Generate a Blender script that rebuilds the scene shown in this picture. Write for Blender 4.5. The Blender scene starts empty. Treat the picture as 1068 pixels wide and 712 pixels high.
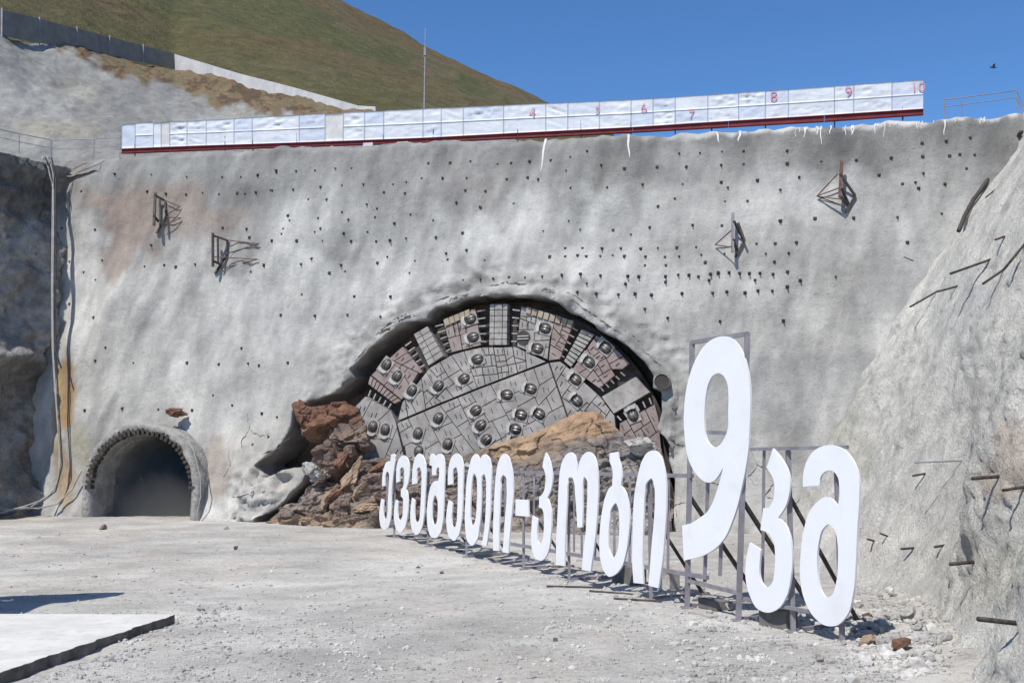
import bpy, bmesh, math, random
import numpy as np
from mathutils import Vector, Matrix, noise as mnoise
from mathutils.geometry import tessellate_polygon

random.seed(7)
SC = bpy.context.scene
COL = SC.collection

# ------------------------------------------------------------------ camera
F, CX, CY, HOR, CAMZ = 1100.0, 534.0, 356.0, 473.0, 3.85
PITCH = math.atan((HOR - CY) / F)
cam = bpy.data.cameras.new('camera')
cam.sensor_width = 36.0
cam.lens = F / 1068.0 * 36.0
cam.clip_start, cam.clip_end = 0.1, 5000
camo = bpy.data.objects.new('camera', cam)
camo.location = (0, 0, CAMZ)
camo.rotation_euler = (math.pi / 2 + PITCH, 0, 0)
COL.objects.link(camo)
SC.camera = camo

# ------------------------------------------------------------------ light
SUN_EL, SUN_AZ = math.radians(54), math.radians(33)
Ld = Vector((math.cos(SUN_EL) * math.sin(SUN_AZ), math.cos(SUN_EL) * math.cos(SUN_AZ), -math.sin(SUN_EL)))
W = bpy.data.worlds.new('World'); SC.world = W; W.use_nodes = True
wn = W.node_tree.nodes; wl = W.node_tree.links
for n in list(wn): wn.remove(n)
wo = wn.new('ShaderNodeOutputWorld'); bg = wn.new('ShaderNodeBackground'); sky = wn.new('ShaderNodeTexSky')
sky.sky_type = 'NISHITA'; sky.sun_disc = False
sky.sun_elevation = SUN_EL
sky.sun_rotation = math.atan2(-Ld.x, -Ld.y) % (2 * math.pi)
sky.altitude = 3000; sky.air_density = 1.0; sky.dust_density = 0.05; sky.ozone_density = 4.5
bg.inputs['Strength'].default_value = 0.14
hs = wn.new('ShaderNodeHueSaturation'); hs.inputs['Saturation'].default_value = 1.14
wl.new(sky.outputs[0], hs.inputs['Color']); wl.new(hs.outputs[0], bg.inputs[0]); wl.new(bg.outputs[0], wo.inputs[0])
sl = bpy.data.lights.new('sun', 'SUN'); sl.energy = 4.4; sl.angle = math.radians(0.53); sl.color = (1.0, 0.945, 0.86)
so = bpy.data.objects.new('sun', sl); so.rotation_euler = Ld.to_track_quat('-Z', 'Y').to_euler(); so.location = (-20, -20, 40)
COL.objects.link(so)
SC.view_settings.view_transform = 'Standard'; SC.view_settings.look = 'None'
SC.view_settings.exposure = 0.34; SC.view_settings.gamma = 1.0
SC.view_settings.use_curve_mapping = False

# ------------------------------------------------------------------ pixel helpers (photo pixel -> world point)
CP = Vector((0, 0, CAMZ))
_fw = Vector((0, math.cos(PITCH), math.sin(PITCH))); _up = Vector((0, -math.sin(PITCH), math.cos(PITCH)))
def ray(px, py): return Vector((1, 0, 0)) * ((px - CX) / F) + _up * ((CY - py) / F) + _fw
def at_y(px, py, Y):
    d = ray(px, py); return CP + d * (Y / d.y)
def on_plane(px, py, P, n):
    d = ray(px, py); return CP + d * ((P - CP).dot(n) / d.dot(n))
def on_z(px, py, z=0.0): return on_plane(px, py, Vector((0, 0, z)), Vector((0, 0, 1)))
def project(V):
    V = np.asarray(V, float) - np.array(CP)
    z = V @ np.array(_fw); x = V[:, 0]; y = V @ np.array(_up)
    z = np.maximum(z, 0.1)
    return CX + F * x / z, CY - F * y / z

# ------------------------------------------------------------------ numpy noise
def _h(ix, iy, iz, seed):
    n = (ix.astype(np.int64) * 374761393 + iy.astype(np.int64) * 668265263 + iz.astype(np.int64) * 2147483647 + seed * 974634777) & 0xffffffff
    n = ((n ^ (n >> 13)) * 1274126177) & 0xffffffff
    n = (n ^ (n >> 16)) & 0xffffffff
    return n / 4294967295.0 * 2 - 1
def vnoise(x, y, z=0.0, seed=0):
    x, y, z = np.broadcast_arrays(np.asarray(x, float), np.asarray(y, float), np.asarray(z, float))
    ix, iy, iz = np.floor(x), np.floor(y), np.floor(z)
    fx, fy, fz = x - ix, y - iy, z - iz
    fx, fy, fz = [f * f * f * (f * (f * 6 - 15) + 10) for f in (fx, fy, fz)]
    r = 0
    for a in (0, 1):
        for b in (0, 1):
            for c in (0, 1):
                w = (fx if a else 1 - fx) * (fy if b else 1 - fy) * (fz if c else 1 - fz)
                r = r + w * _h(ix + a, iy + b, iz + c, seed)
    return r
def fbm(x, y, z=0.0, oct=4, seed=0, gain=0.5, ridge=False):
    r = 0; a = 1; f = 1
    for k in range(oct):
        v = vnoise(np.asarray(x) * f, np.asarray(y) * f, np.asarray(z) * f, seed + k * 17)
        if ridge: v = 1 - 2 * np.abs(v)
        r = r + a * v; a *= gain; f *= 2.03
    return r
def inpoly(x, y, P):
    P = np.asarray(P, float); r = np.zeros(np.shape(x), bool); j = len(P) - 1
    for i in range(len(P)):
        xi, yi = P[i]; xj, yj = P[j]
        c = ((yi > y) != (yj > y)) & (x < (xj - xi) * (y - yi) / (yj - yi + 1e-12) + xi)
        r ^= c; j = i
    return r
def polydist(x, y, P, closed=True):
    P = np.asarray(P, float); best = np.full(np.shape(x), 1e9); bx = np.zeros(np.shape(x)); by = np.zeros(np.shape(x))
    n = len(P)
    for i in range(n if closed else n - 1):
        a = P[i]; b = P[(i + 1) % n]; d = b - a
        t = np.clip(((x - a[0]) * d[0] + (y - a[1]) * d[1]) / (d @ d + 1e-12), 0, 1)
        qx, qy = a[0] + t * d[0], a[1] + t * d[1]
        dd = np.hypot(x - qx, y - qy); m = dd < best
        best = np.where(m, dd, best); bx = np.where(m, qx, bx); by = np.where(m, qy, by)
    return best, bx, by
def sstep(a, b, x):
    t = np.clip((x - a) / (b - a), 0, 1); return t * t * (3 - 2 * t)

# ------------------------------------------------------------------ materials
def pmat(name, c1, c2=None, scale=1.0, rough=0.9, metal=0.0, bump=(), attr=False, stretch=(1, 1, 1), c3=None, scale3=8.0, spec=0.3, k3=0.5, detail=6, contrast=(0.35, 0.65)):
    m = bpy.data.materials.new(name); m.use_nodes = True
    nt = m.node_tree; N = nt.nodes; L = nt.links
    for n in list(N): N.remove(n)
    out = N.new('ShaderNodeOutputMaterial'); b = N.new('ShaderNodeBsdfPrincipled'); L.new(b.outputs[0], out.inputs[0])
    b.inputs['Roughness'].default_value = rough; b.inputs['Metallic'].default_value = metal
    b.inputs['Specular IOR Level'].default_value = spec
    tc = N.new('ShaderNodeTexCoord'); mp = N.new('ShaderNodeMapping'); mp.inputs['Scale'].default_value = stretch
    L.new(tc.outputs['Object'], mp.inputs[0])
    def noise(s, det=detail, st=True, dist=0.0):
        t = N.new('ShaderNodeTexNoise'); t.inputs['Scale'].default_value = s; t.inputs['Detail'].default_value = det
        t.inputs['Distortion'].default_value = dist; t.inputs['Roughness'].default_value = 0.6
        L.new(mp.outputs[0] if st else tc.outputs['Object'], t.inputs['Vector']); return t
    def ramp(src, lo, hi, a=(0, 0, 0, 1), bcol=(1, 1, 1, 1)):
        r = N.new('ShaderNodeValToRGB'); r.color_ramp.elements[0].position = lo; r.color_ramp.elements[1].position = hi
        r.color_ramp.elements[0].color = a; r.color_ramp.elements[1].color = bcol
        L.new(src, r.inputs[0]); return r
    def rgb4(c): return (c[0], c[1], c[2], 1)
    col = None
    c2 = c2 or c1
    t = noise(scale)
    r = ramp(t.outputs[0], contrast[0], contrast[1], rgb4(c1), rgb4(c2)); col = r.outputs[0]
    if c3:
        t3 = noise(scale3, 8, False, 0.4); r3 = ramp(t3.outputs[0], 0.52, 0.66)
        mu = N.new('ShaderNodeMath'); mu.operation = 'MULTIPLY'; mu.inputs[1].default_value = k3; L.new(r3.outputs[0], mu.inputs[0])
        mx = N.new('ShaderNodeMix'); mx.data_type = 'RGBA'; L.new(mu.outputs[0], mx.inputs[0]); L.new(col, mx.inputs[6]); mx.inputs[7].default_value = rgb4(c3)
        col = mx.outputs[2]
    if attr:
        at = N.new('ShaderNodeAttribute'); at.attribute_name = 'Col'
        mx = N.new('ShaderNodeMix'); mx.data_type = 'RGBA'; mx.blend_type = 'MULTIPLY'; mx.inputs[0].default_value = 1.0
        L.new(col, mx.inputs[6]); L.new(at.outputs['Color'], mx.inputs[7]); col = mx.outputs[2]
    L.new(col, b.inputs['Base Color'])
    prev = None
    for item in bump:
        s, strength, dist = item[:3]
        kind = item[3] if len(item) > 3 else 'noise'
        if kind == 'vor':
            t = N.new('ShaderNodeTexVoronoi'); t.inputs['Scale'].default_value = s; L.new(tc.outputs['Object'], t.inputs['Vector']); src = t.outputs['Distance']
        elif kind == 'crack':
            t = N.new('ShaderNodeTexVoronoi'); t.feature = 'DISTANCE_TO_EDGE'; t.inputs['Scale'].default_value = s; L.new(tc.outputs['Object'], t.inputs['Vector'])
            src = ramp(t.outputs['Distance'], 0.0, 0.04).outputs[0]
        else:
            src = noise(s, 8, False).outputs[0]
        bp = N.new('ShaderNodeBump'); bp.inputs['Strength'].default_value = strength; bp.inputs['Distance'].default_value = dist
        L.new(src, bp.inputs['Height'])
        if prev: L.new(prev.outputs[0], bp.inputs['Normal'])
        prev = bp
    if prev: L.new(prev.outputs[0], b.inputs['Normal'])
    return m

M = {}
M['shotcrete'] = pmat('shotcrete', (.70, .70, .70), (1.06, 1.055, 1.04), .8, .92, bump=((2.0, .35, .25), (9, .4, .06), (30, .8, .035)), attr=True, stretch=(1, 1, .35), c3=(.55, .55, .54), scale3=9, k3=.45)
M['rough_shotcrete'] = pmat('rough_shotcrete', (.78, .78, .77), (1.05, 1.045, 1.02), 1.2, .95, bump=((3, .4, .3), (9, .9, .16), (22, 1.0, .09)), attr=True, c3=(.44, .44, .43), scale3=13, k3=.5)
M['rockface'] = pmat('rockface', (.6, .585, .56), (1.15, 1.11, 1.05), 1.5, .95, bump=((2, .6, .4), (9, .6, .12), (40, .4, .03)), attr=True, c3=(.45, .43, .42), scale3=2.5, k3=.5)
M['ground'] = pmat('ground_gravel', (.80, .795, .785), (1.06, 1.05, 1.03), .35, .95, bump=((1.4, .3, .1), (7, .6, .07), (24, .9, .04), (70, .8, .02)), attr=True, c3=(.45, .44, .42), scale3=6, k3=.6)
M['pebble'] = pmat('pebble', (.22, .215, .205), (.50, .49, .47), .8, .95, bump=((20, .4, .02),))
M['grass'] = pmat('dry_grass', (.62, .60, .54), (1.2, 1.17, 1.08), .45, .95, bump=((.4, .7, 1.0), (1.8, .9, .5)), attr=True, c3=(.55, .56, .45), scale3=1.3, k3=.7, contrast=(.3, .7))
M['rubble'] = pmat('rubble', (.65, .65, .65), (1.15, 1.12, 1.1), 1.3, .95, bump=((3, .6, .2), (14, .7, .06), (50, .5, .02)), attr=True, c3=(.5, .48, .48), scale3=3, k3=.6)
M['rustrock'] = pmat('rust_rock', (.11, .055, .038), (.22, .12, .08), 1.4, .9, bump=((4, .6, .15), (20, .5, .03)), c3=(.10, .07, .06), scale3=2.2)
M['greyrock'] = pmat('grey_rock', (.26, .255, .245), (.48, .47, .45), 1.4, .92, bump=((4, .6, .12), (22, .5, .03)), c3=(.2, .19, .18), scale3=3)
M['darkrock'] = pmat('dark_rock', (.10, .07, .058), (.22, .165, .135), 1.4, .9, bump=((4, .6, .15), (20, .5, .03)), c3=(.22, .16, .11), scale3=2.2)
M['brownrock'] = pmat('brown_rock', (.22, .155, .105), (.40, .30, .21), 1.4, .92, bump=((4, .6, .12), (22, .5, .03)), c3=(.18, .13, .11), scale3=3)
M['white'] = pmat('white_sheet', (.70, .71, .725), (.66, .67, .69), .7, .55, spec=.2, c3=(.60, .605, .62), scale3=1.1, k3=.5)
M['frame'] = pmat('primed_steel', (.20, .19, .215), (.29, .28, .31), 3, .6, .3, c3=(.17, .13, .12), scale3=12)
M['plate'] = pmat('wear_plate_steel', (.235, .225, .215), (.36, .345, .33), 1.1, .7, .15, bump=((30, .25, .01),), c3=(.20, .165, .15), scale3=3, k3=.75)
M['primer'] = pmat('primer_steel', (.205, .155, .145), (.29, .24, .225), 1.2, .7, .15, bump=((30, .2, .01),), c3=(.30, .27, .26), scale3=4, k3=.7)
M['tan'] = pmat('tan_steel', (.27, .22, .16), (.37, .32, .25), 1.4, .65, .2, c3=(.24, .2, .17), scale3=5)
M['black'] = pmat('black_steel', (.03, .027, .025), (.065, .056, .05), 2, .8, bump=((10, .3, .03),))
M['roller'] = pmat('roller_steel', (.14, .135, .13), (.26, .25, .24), 6, .42, .6, c3=(.12, .09, .08), scale3=6)
M['housing'] = pmat('housing_steel', (.37, .355, .34), (.49, .475, .455), 5, .6, .15, c3=(.27, .24, .23), scale3=9)
M['bolt'] = pmat('bolt_steel', (.035, .032, .03), (.09, .075, .065), 9, .7, .4)
M['rust'] = pmat('rusty_steel', (.10, .055, .045), (.20, .11, .09), 6, .75, .3)
M['darksteel'] = pmat('dark_steel', (.05, .045, .045), (.10, .085, .08), 5, .65, .4)
M['red'] = pmat('red_beam_paint', (.11, .009, .012), (.18, .018, .022), 2, .55, c3=(.10, .02, .02), scale3=3)
M['redmark'] = pmat('red_marker', (.48, .16, .21), (.55, .26, .32), 8, .7)
M['banner'] = pmat('white_tarp', (.45, .475, .52), (.55, .575, .61), 1.3, .5, bump=((4, .25, .06),), spec=.35, c3=(.48, .53, .62), scale3=.8, k3=.4)
M['bannerblue'] = pmat('bluish_tarp', (.39, .43, .51), (.48, .52, .585), 1.3, .5, bump=((4, .25, .06),), spec=.35, c3=(.42, .49, .60), scale3=.8, k3=.4)
M['banner2'] = pmat('grey_board', (.40, .40, .40), (.52, .52, .51), 2, .7)
M['fencegrey'] = pmat('dark_fence_sheet', (.135, .12, .105), (.185, .17, .15), 1, .6)
M['fencewhite'] = pmat('pale_fence_panel', (.40, .40, .41), (.50, .50, .505), .8, .7)
M['slab'] = pmat('pale_concrete', (.50, .495, .475), (.60, .595, .57), 1.2, .85, bump=((25, .25, .01),), c3=(.43, .42, .40), scale3=3, k3=.6)
M['slabside'] = pmat('painted_shade_edge', (.07, .068, .065), (.16, .155, .15), 2.5, .95, bump=((8, .6, .06),))  # shade of the slab's side faces painted in as a darker concrete
M['cable'] = pmat('cable_sheath', (.03, .03, .032), (.06, .06, .06), 3, .5)
M['palecable'] = pmat('pale_hose', (.26, .255, .24), (.36, .35, .335), 3, .6)
M['drip'] = pmat('lime_drip', (.52, .515, .495), (.68, .67, .65), 4, .85)
M['crack'] = pmat('crack_shadow', (.05, .05, .05), (.09, .085, .08), 4, .95)
M['tunnel'] = pmat('tunnel_lining', (.16, .16, .16), (.25, .25, .245), .8, .95, bump=((3, .5, .2),))
M['collar'] = pmat('portal_concrete', (.20, .195, .185), (.36, .355, .34), 1.6, .92, bump=((5, .8, .15), (22, .7, .04)), c3=(.17, .16, .15), scale3=4)
M['timber'] = pmat('grey_board_wood', (.30, .27, .24), (.42, .39, .36), 4, .85, stretch=(1, 1, 4))
M['ballast'] = pmat('dusty_block', (.10, .095, .09), (.17, .16, .15), 2, .9, bump=((10, .4, .03),))
M['yellow'] = pmat('machine_paint', (.45, .26, .03), (.52, .31, .05), 2, .5)
M['rubber'] = pmat('rubber', (.02, .02, .02), (.035, .035, .035), 5, .8)
M['glass'] = pmat('dark_glass', (.02, .025, .03), None, 1, .08, spec=.5)
M['feather'] = pmat('dark_feathers', (.04, .04, .045), (.07, .07, .075), 9, .8)

# ------------------------------------------------------------------ object helpers
def wloc(o):
    v = Vector((0, 0, 0))
    while o: v = v + o.location; o = o.parent
    return v
def link(name, me, parent=None):
    o = bpy.data.objects.new(name, me); COL.objects.link(o)
    if parent: o.parent = parent
    return o
def mesh(name, V, Fc, m, parent=None, smooth=False, cols=None, origin=None):
    """One mesh object from world-space vertices. origin: world point that becomes the object's origin."""
    V = np.asarray([tuple(v) for v in V], float) if not isinstance(V, np.ndarray) else V
    pl = wloc(parent) if parent else Vector((0, 0, 0))
    if origin is None:
        org = pl if parent else Vector(((V[:, 0].min() + V[:, 0].max()) / 2, (V[:, 1].min() + V[:, 1].max()) / 2, V[:, 2].min()))
    else: org = Vector(origin)
    me = bpy.data.meshes.new(name)
    me.from_pydata((V - np.array(org)).tolist(), [], Fc)
    me.materials.append(m)
    if cols is not None:
        ca = me.color_attributes.new('Col', 'FLOAT_COLOR', 'POINT')
        c4 = np.ones((len(V), 4)); c4[:, :3] = cols
        ca.data.foreach_set('color', c4.ravel())
    if smooth: me.polygons.foreach_set('use_smooth', [True] * len(me.polygons))
    me.update()
    o = link(name, me, parent); o.location = org - pl
    return o
def tag(o, label=None, cat=None, group=None, kind=None):
    if label: o['label'] = label
    if cat: o['category'] = cat
    if group: o['group'] = group
    if kind: o['kind'] = kind
    return o
def thing(name, label, cat, loc=(0, 0, 0), group=None):
    o = bpy.data.objects.new(name, None); COL.objects.link(o); o.location = loc; o.empty_display_size = .3
    return tag(o, label, cat, group)

class MB:
    def __init__(s): s.V = []; s.F = []
    def add(s, V, Fc):
        b = len(s.V); s.V += [tuple(v) for v in V]; s.F += [tuple(i + b for i in f) for f in Fc]; return s
    def bar(s, p0, p1, w, h=None, up=None):
        h = h or w; p0 = Vector(p0); p1 = Vector(p1); d = (p1 - p0).normalized()
        up = Vector(up) if up else (Vector((0, 0, 1)) if abs(d.z) < .95 else Vector((0, 1, 0)))
        a = d.cross(up).normalized(); c = a.cross(d).normalized()
        vs = []
        for p in (p0, p1):
            for i, j in ((-1, -1), (1, -1), (1, 1), (-1, 1)): vs.append(p + a * (i * w / 2) + c * (j * h / 2))
        return s.add(vs, [(3, 2, 1, 0), (4, 5, 6, 7), (0, 1, 5, 4), (1, 2, 6, 5), (2, 3, 7, 6), (3, 0, 4, 7)])
    def box(s, c, size, ax=None):
        c = Vector(c); X, Y, Z = ax if ax else (Vector((1, 0, 0)), Vector((0, 1, 0)), Vector((0, 0, 1)))
        vs = []
        for k in (-1, 1):
            for i, j in ((-1, -1), (1, -1), (1, 1), (-1, 1)):
                vs.append(c + X * (i * size[0] / 2) + Y * (j * size[1] / 2) + Z * (k * size[2] / 2))
        return s.add(vs, [(3, 2, 1, 0), (4, 5, 6, 7), (0, 1, 5, 4), (1, 2, 6, 5), (2, 3, 7, 6), (3, 0, 4, 7)])
    def tube(s, pts, r, n=8, caps=True, r1=None):
        pts = [Vector(p) for p in pts]; rings = []
        for k, p in enumerate(pts):
            d = (pts[min(k + 1, len(pts) - 1)] - pts[max(k - 1, 0)]).normalized()
            up = Vector((0, 0, 1)) if abs(d.z) < .9 else Vector((0, 1, 0))
            a = d.cross(up).normalized(); c = a.cross(d).normalized()
            rr = r if r1 is None else r + (r1 - r) * k / max(1, len(pts) - 1)
            rings.append([p + a * rr * math.cos(2 * math.pi * i / n) + c * rr * math.sin(2 * math.pi * i / n) for i in range(n)])
        vs = [v for ring in rings for v in ring]; fs = []
        for k in range(len(pts) - 1):
            for i in range(n): fs.append((k * n + i, k * n + (i + 1) % n, (k + 1) * n + (i + 1) % n, (k + 1) * n + i))
        if caps: fs += [tuple(range(n))[::-1], tuple((len(pts) - 1) * n + i for i in range(n))]
        return s.add(vs, fs)
    def prism(s, loops, to3, nrm, th):
        """loops: list of 2D loops (outer, holes...) -> prism of thickness th behind the face (along -nrm)."""
        flat = [Vector((p[0], p[1], 0)) for lp in loops for p in lp]
        tris = tessellate_polygon([[Vector((p[0], p[1], 0)) for p in lp] for lp in loops])
        f3 = [to3(p.x, p.y) for p in flat]; n = len(f3)
        vs = f3 + [p - nrm * th for p in f3]; fs = []
        for t in tris:
            a, b, c = [f3[i] for i in t]
            if (b - a).cross(c - a).dot(nrm) < 0: t = (t[0], t[2], t[1])
            fs.append(tuple(t)); fs.append((t[0] + n, t[2] + n, t[1] + n))
        o = 0
        for lp in loops:
            k = len(lp)
            for i in range(k): fs.append((o + i, o + (i + 1) % k, n + o + (i + 1) % k, n + o + i))
            o += k
        return s.add(vs, fs)
    def build(s, name, m, parent=None, smooth=False, origin=None):
        o = mesh(name, s.V, s.F, m, parent, smooth, origin=origin)
        bm = bmesh.new(); bm.from_mesh(o.data); bmesh.ops.recalc_face_normals(bm, faces=bm.faces); bm.to_mesh(o.data); bm.free()
        return o

def grid_faces(nx, ny, off=0):
    return [(off + j * nx + i, off + j * nx + i + 1, off + (j + 1) * nx + i + 1, off + (j + 1) * nx + i) for j in range(ny - 1) for i in range(nx - 1)]
def blobs(px, py, base, lst):
    """colour per vertex: list of (cx, cy, rx, ry, colour, strength)"""
    c = np.array(base, float)
    if c.ndim == 1: c = np.tile(c, (len(px), 1))
    wob = fbm(px * .03, py * .03, 0, 4, 5) * .45; wob2 = fbm(px * .03, py * .03, 9.3, 4, 8) * .45
    for (cx, cy, rx, ry, col, k) in lst:
        d = np.hypot((px - cx) / rx + wob, (py - cy) / ry + wob2)
        w = (1 - sstep(.55, 1.15, d)) * k
        c = c * (1 - w[:, None]) + np.array(col) * w[:, None]
    return c

# ------------------------------------------------------------------ the wall's plane
TA = 0.3
WU = Vector((1, -TA, 0)).normalized(); WIN = Vector((TA, 1, 0)).normalized()          # along the wall, into the wall
WV = (Vector((0, 0, 1)) + WIN * 0.12).normalized(); WN = WU.cross(WV).normalized()
if WN.y > 0: WN = -WN
WO = Vector((0, 52.5, 0))
def w_st(px, py):
    P = on_plane(px, py, WO, WN) - WO; return P.dot(WU), P.dot(WV)
def w_pt(s, t, d=0.0): return WO + WU * s + WV * t + WN * d

HOLE_PX = [(366, 386), (389, 364), (405, 350), (420.7, 339), (432, 336), (446, 334), (447.6, 328), (455, 320), (470, 319), (488, 314), (507, 311), (525, 310), (540, 310.5),
           (555, 311), (572, 313), (590, 321), (611, 334), (634, 348), (656, 362), (666, 372), (673, 378), (680, 388), (683, 393), (682, 406), (691, 409), (692, 430), (690, 439),
           (686, 449), (694, 456), (700, 463), (697, 478), (704, 500), (703, 575), (280, 575), (282, 545), (297, 529), (318, 503), (322, 490), (305, 487), (283, 500), (271, 487), (289, 469),
           (297, 455), (301, 445), (303, 433), (305, 426), (314, 423), (322, 418), (330, 417), (338, 413), (349, 410), (357, 402), (370, 394)]
ARCH_PX = [(340, 425), (366, 386), (389, 364), (420.7, 340), (446, 332), (488, 314), (525, 310), (555, 311), (590, 321), (634, 348), (673, 378), (692, 409), (694, 440)]
HOLE = [w_st(*p) for p in HOLE_PX]; ARCH = [w_st(*p) for p in ARCH_PX]
# service tunnel opening (wall s,t)
ts0, tt0 = w_st(153.5, 541)
TB = .30                                                       # ground rises a little here
TR = 3.15; TSP = 1.75
tz = TB
TUN = [(ts0 - TR, -.5)] + [(ts0 - TR * math.cos(a), tz + TSP + TR * .93 * math.sin(a)) for a in np.linspace(0, math.pi, 33)] + [(ts0 + TR, -.5)]
TOP_PX = [(-80, 168), (55, 168), (90, 166), (127, 161), (200, 158), (300, 153), (400, 150), (450, 147), (540, 144), (600, 142), (660, 139), (700, 138), (740, 136), (800, 133), (850, 130), (920, 126), (968, 124), (1068, 117), (1200, 109)]
TOPS = np.array([w_st(*p) for p in TOP_PX])

CRUSTJ = [(365, 372), (400, 343), (424, 328), (455, 312), (478, 306), (505, 299), (545, 296), (575, 299), (600, 310), (632, 330), (660, 352), (690, 380), (706, 400)]
CRUST = [w_st(*p) for p in CRUSTJ]
def wall_disp(s, t):
    s = np.asarray(s, float); t = np.asarray(t, float)
    rt = 1 - .6 * sstep(2, 12, s)
    d = .36 * fbm(s * .16, t * .16, 0, 3, 1) * rt + .12 * fbm(s * .55 - .2 * t, t * .10, 0, 3, 2) * rt + .04 * fbm(s * 1.4 - .4 * t, t * .5, 0, 3, 3) + .012 * fbm(s * 4, t * 4, 0, 2, 4)
    # raised sprayed crust that follows the arch of the big opening
    da, _, _ = polydist(s, t, ARCH, False)
    dc, _, _ = polydist(s, t, CRUST, False)
    ins = inpoly(s, t, CRUST + [w_st(700, 470), w_st(340, 470)])
    jag = .25 * fbm(s * 1.1, t * 1.1, 3.3, 4, 21)
    up = np.where(ins, sstep(-.05, .25, dc + jag * .5), (1 - sstep(0, .22, dc)) * .0)
    near = 1 - sstep(1.4, 2.2, da)
    d = d + up * near * (.34 + .45 * jag) + near * .11 * fbm(s * 1.7, t * 1.7, 1, 4, 30, ridge=True)
    # toe of the wall leans out a little, ragged
    d = d + .5 * (1 - sstep(0, 2.2, t)) * (.6 + .5 * fbm(s * .5, t * .5, 0, 3, 9))
    # scarp lumps left of the rubble
    px_l = (1 - sstep(0, 3.2, np.abs(s + 13.6))) * (1 - sstep(1.5, 5.5, t))
    d = d + px_l * (.35 + .42 * fbm(s * 1.2, t * 1.2, 2, 5, 12, ridge=True, gain=.6))
    return d
def wall_xyz(px, py, off=0.0):
    s, t = w_st(px, py); return w_pt(s, t, float(wall_disp(s, t)) + off)

wall = thing('shotcrete_wall', 'tall grey sprayed concrete headwall studded with rock bolts around the big tunnel opening', 'wall', WO)
ns, nt_ = 430, 165
sv = np.linspace(-30, 26, ns)
top = np.interp(sv, TOPS[:, 0], TOPS[:, 1]) + .10 * fbm(sv * 1.3, 0, 0, 3, 40)
S = np.tile(sv, (nt_, 1)); fr = np.linspace(0, 1, nt_)[:, None]; T = -.4 + fr * (top[None, :] + .4)
S = S.ravel(); T = T.ravel()
faces = np.array(grid_faces(ns, nt_))
kill = np.zeros(len(faces), bool); bad = np.zeros(len(S), bool)
for poly in (HOLE, TUN):
    cs = S[faces].mean(1); ct = T[faces].mean(1)
    k = inpoly(cs, ct, poly); kill |= k
    vk = np.zeros(len(S), bool); vk[faces[k].ravel()] = True
    vo = np.zeros(len(S), bool); vo[faces[~kill].ravel()] = True
    b = vk & vo
    _, qx, qy = polydist(S[b], T[b], poly); S[b] = qx; T[b] = qy
keep = faces[~kill]
D = wall_disp(S, T)
# round the top edge over
edge = np.tile(np.linspace(0, 1, nt_)[:, None], (1, ns)).ravel()
D = D - .25 * sstep(.985, 1.0, edge)
WOn, WUn, WVn, WNn = [np.array(v) for v in (WO, WU, WV, WN)]
V = WOn + S[:, None] * WUn + T[:, None] * WVn + D[:, None] * WNn
px, py = project(V)
rt_ = 1 - .65 * sstep(3, 12, S); g = .42 - .055 * sstep(4, 12, S) + .08 * fbm(S * .25 - .06 * T, T * .12, 0, 4, 60) + .065 * rt_ * fbm(S * .9 - .30 * T, T * .10, 0, 4, 61) + .035 * fbm(S * .5, T * .9, 2, 4, 66) + .03 * fbm(S * 3.2 - .9 * T, T * .5, 0, 3, 65)
g = np.clip(g, .2, .62); base = np.stack([g, g * .992, g * .955], 1)
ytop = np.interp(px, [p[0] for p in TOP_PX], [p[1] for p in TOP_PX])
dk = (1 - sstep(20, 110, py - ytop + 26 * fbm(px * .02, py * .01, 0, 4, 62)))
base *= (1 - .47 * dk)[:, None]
base = blobs(px, py, base, [
    (130, 225, 40, 50, (.27, .215, .185), .9), (165, 205, 60, 22, (.28, .235, .20), .8), (115, 275, 22, 22, (.24, .19, .16), .7), (205, 235, 60, 18, (.30, .25, .21), .7),
    (75, 180, 25, 18, (.34, .29, .25), .6), (90, 250, 12, 35, (.5, .49, .47), .7), (75, 300, 10, 40, (.52, .51, .5), .6),
    (72, 410, 12, 48, (.33, .215, .11), .95), (66, 505, 12, 40, (.30, .215, .13), .8), (88, 470, 12, 40, (.37, .34, .25), .6), (62, 440, 6, 60, (.36, .28, .17), .8),
    (330, 245, 60, 50, (.31, .31, .30), .55), (360, 190, 120, 25, (.28, .28, .275), .5), (200, 180, 90, 18, (.30, .30, .285), .5), (500, 190, 60, 18, (.31, .29, .28), .5),
    (300, 320, 130, 45, (.50, .50, .485), .6), (500, 250, 25, 30, (.53, .53, .52), .6), (650, 290, 60, 45, (.49, .49, .48), .5), (640, 215, 90, 35, (.49, .49, .47), .5), (720, 170, 40, 25, (.42, .42, .41), .4), (900, 215, 60, 40, (.46, .46, .45), .55), (960, 300, 60, 70, (.37, .37, .365), .6), (840, 200, 60, 30, (.48, .48, .47), .5),
    (850, 385, 90, 22, (.30, .30, .295), .7), (790, 415, 80, 38, (.33, .33, .325), .8), (790, 520, 60, 45, (.42, .415, .40), .8), (460, 130, 40, 12, (.40, .38, .34), .5), (240, 420, 70, 60, (.47, .47, .45), .5), (270, 480, 40, 50, (.42, .40, .36), .5), (160, 400, 60, 30, (.49, .49, .47), .5),
    (735, 440, 50, 45, (.42, .415, .40), .5), (225, 490, 14, 40, (.30, .24, .2), .6), (620, 300, 18, 10, (.36, .36, .35), .5), (697, 263, 20, 10, (.34, .34, .33), .5), (500, 385, 300, 100, (.43, .43, .42), .3)])
edgew = (1 - sstep(3, 8, py - ytop + 4 * fbm(px * .08, 0, 0, 3, 63))) * sstep(560, 840, px)
base = base * (1 - edgew[:, None] * .85) + np.array([.72, .71, .69]) * edgew[:, None] * .6
arch_d, _, _ = polydist(S, T, ARCH, False)
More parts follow.
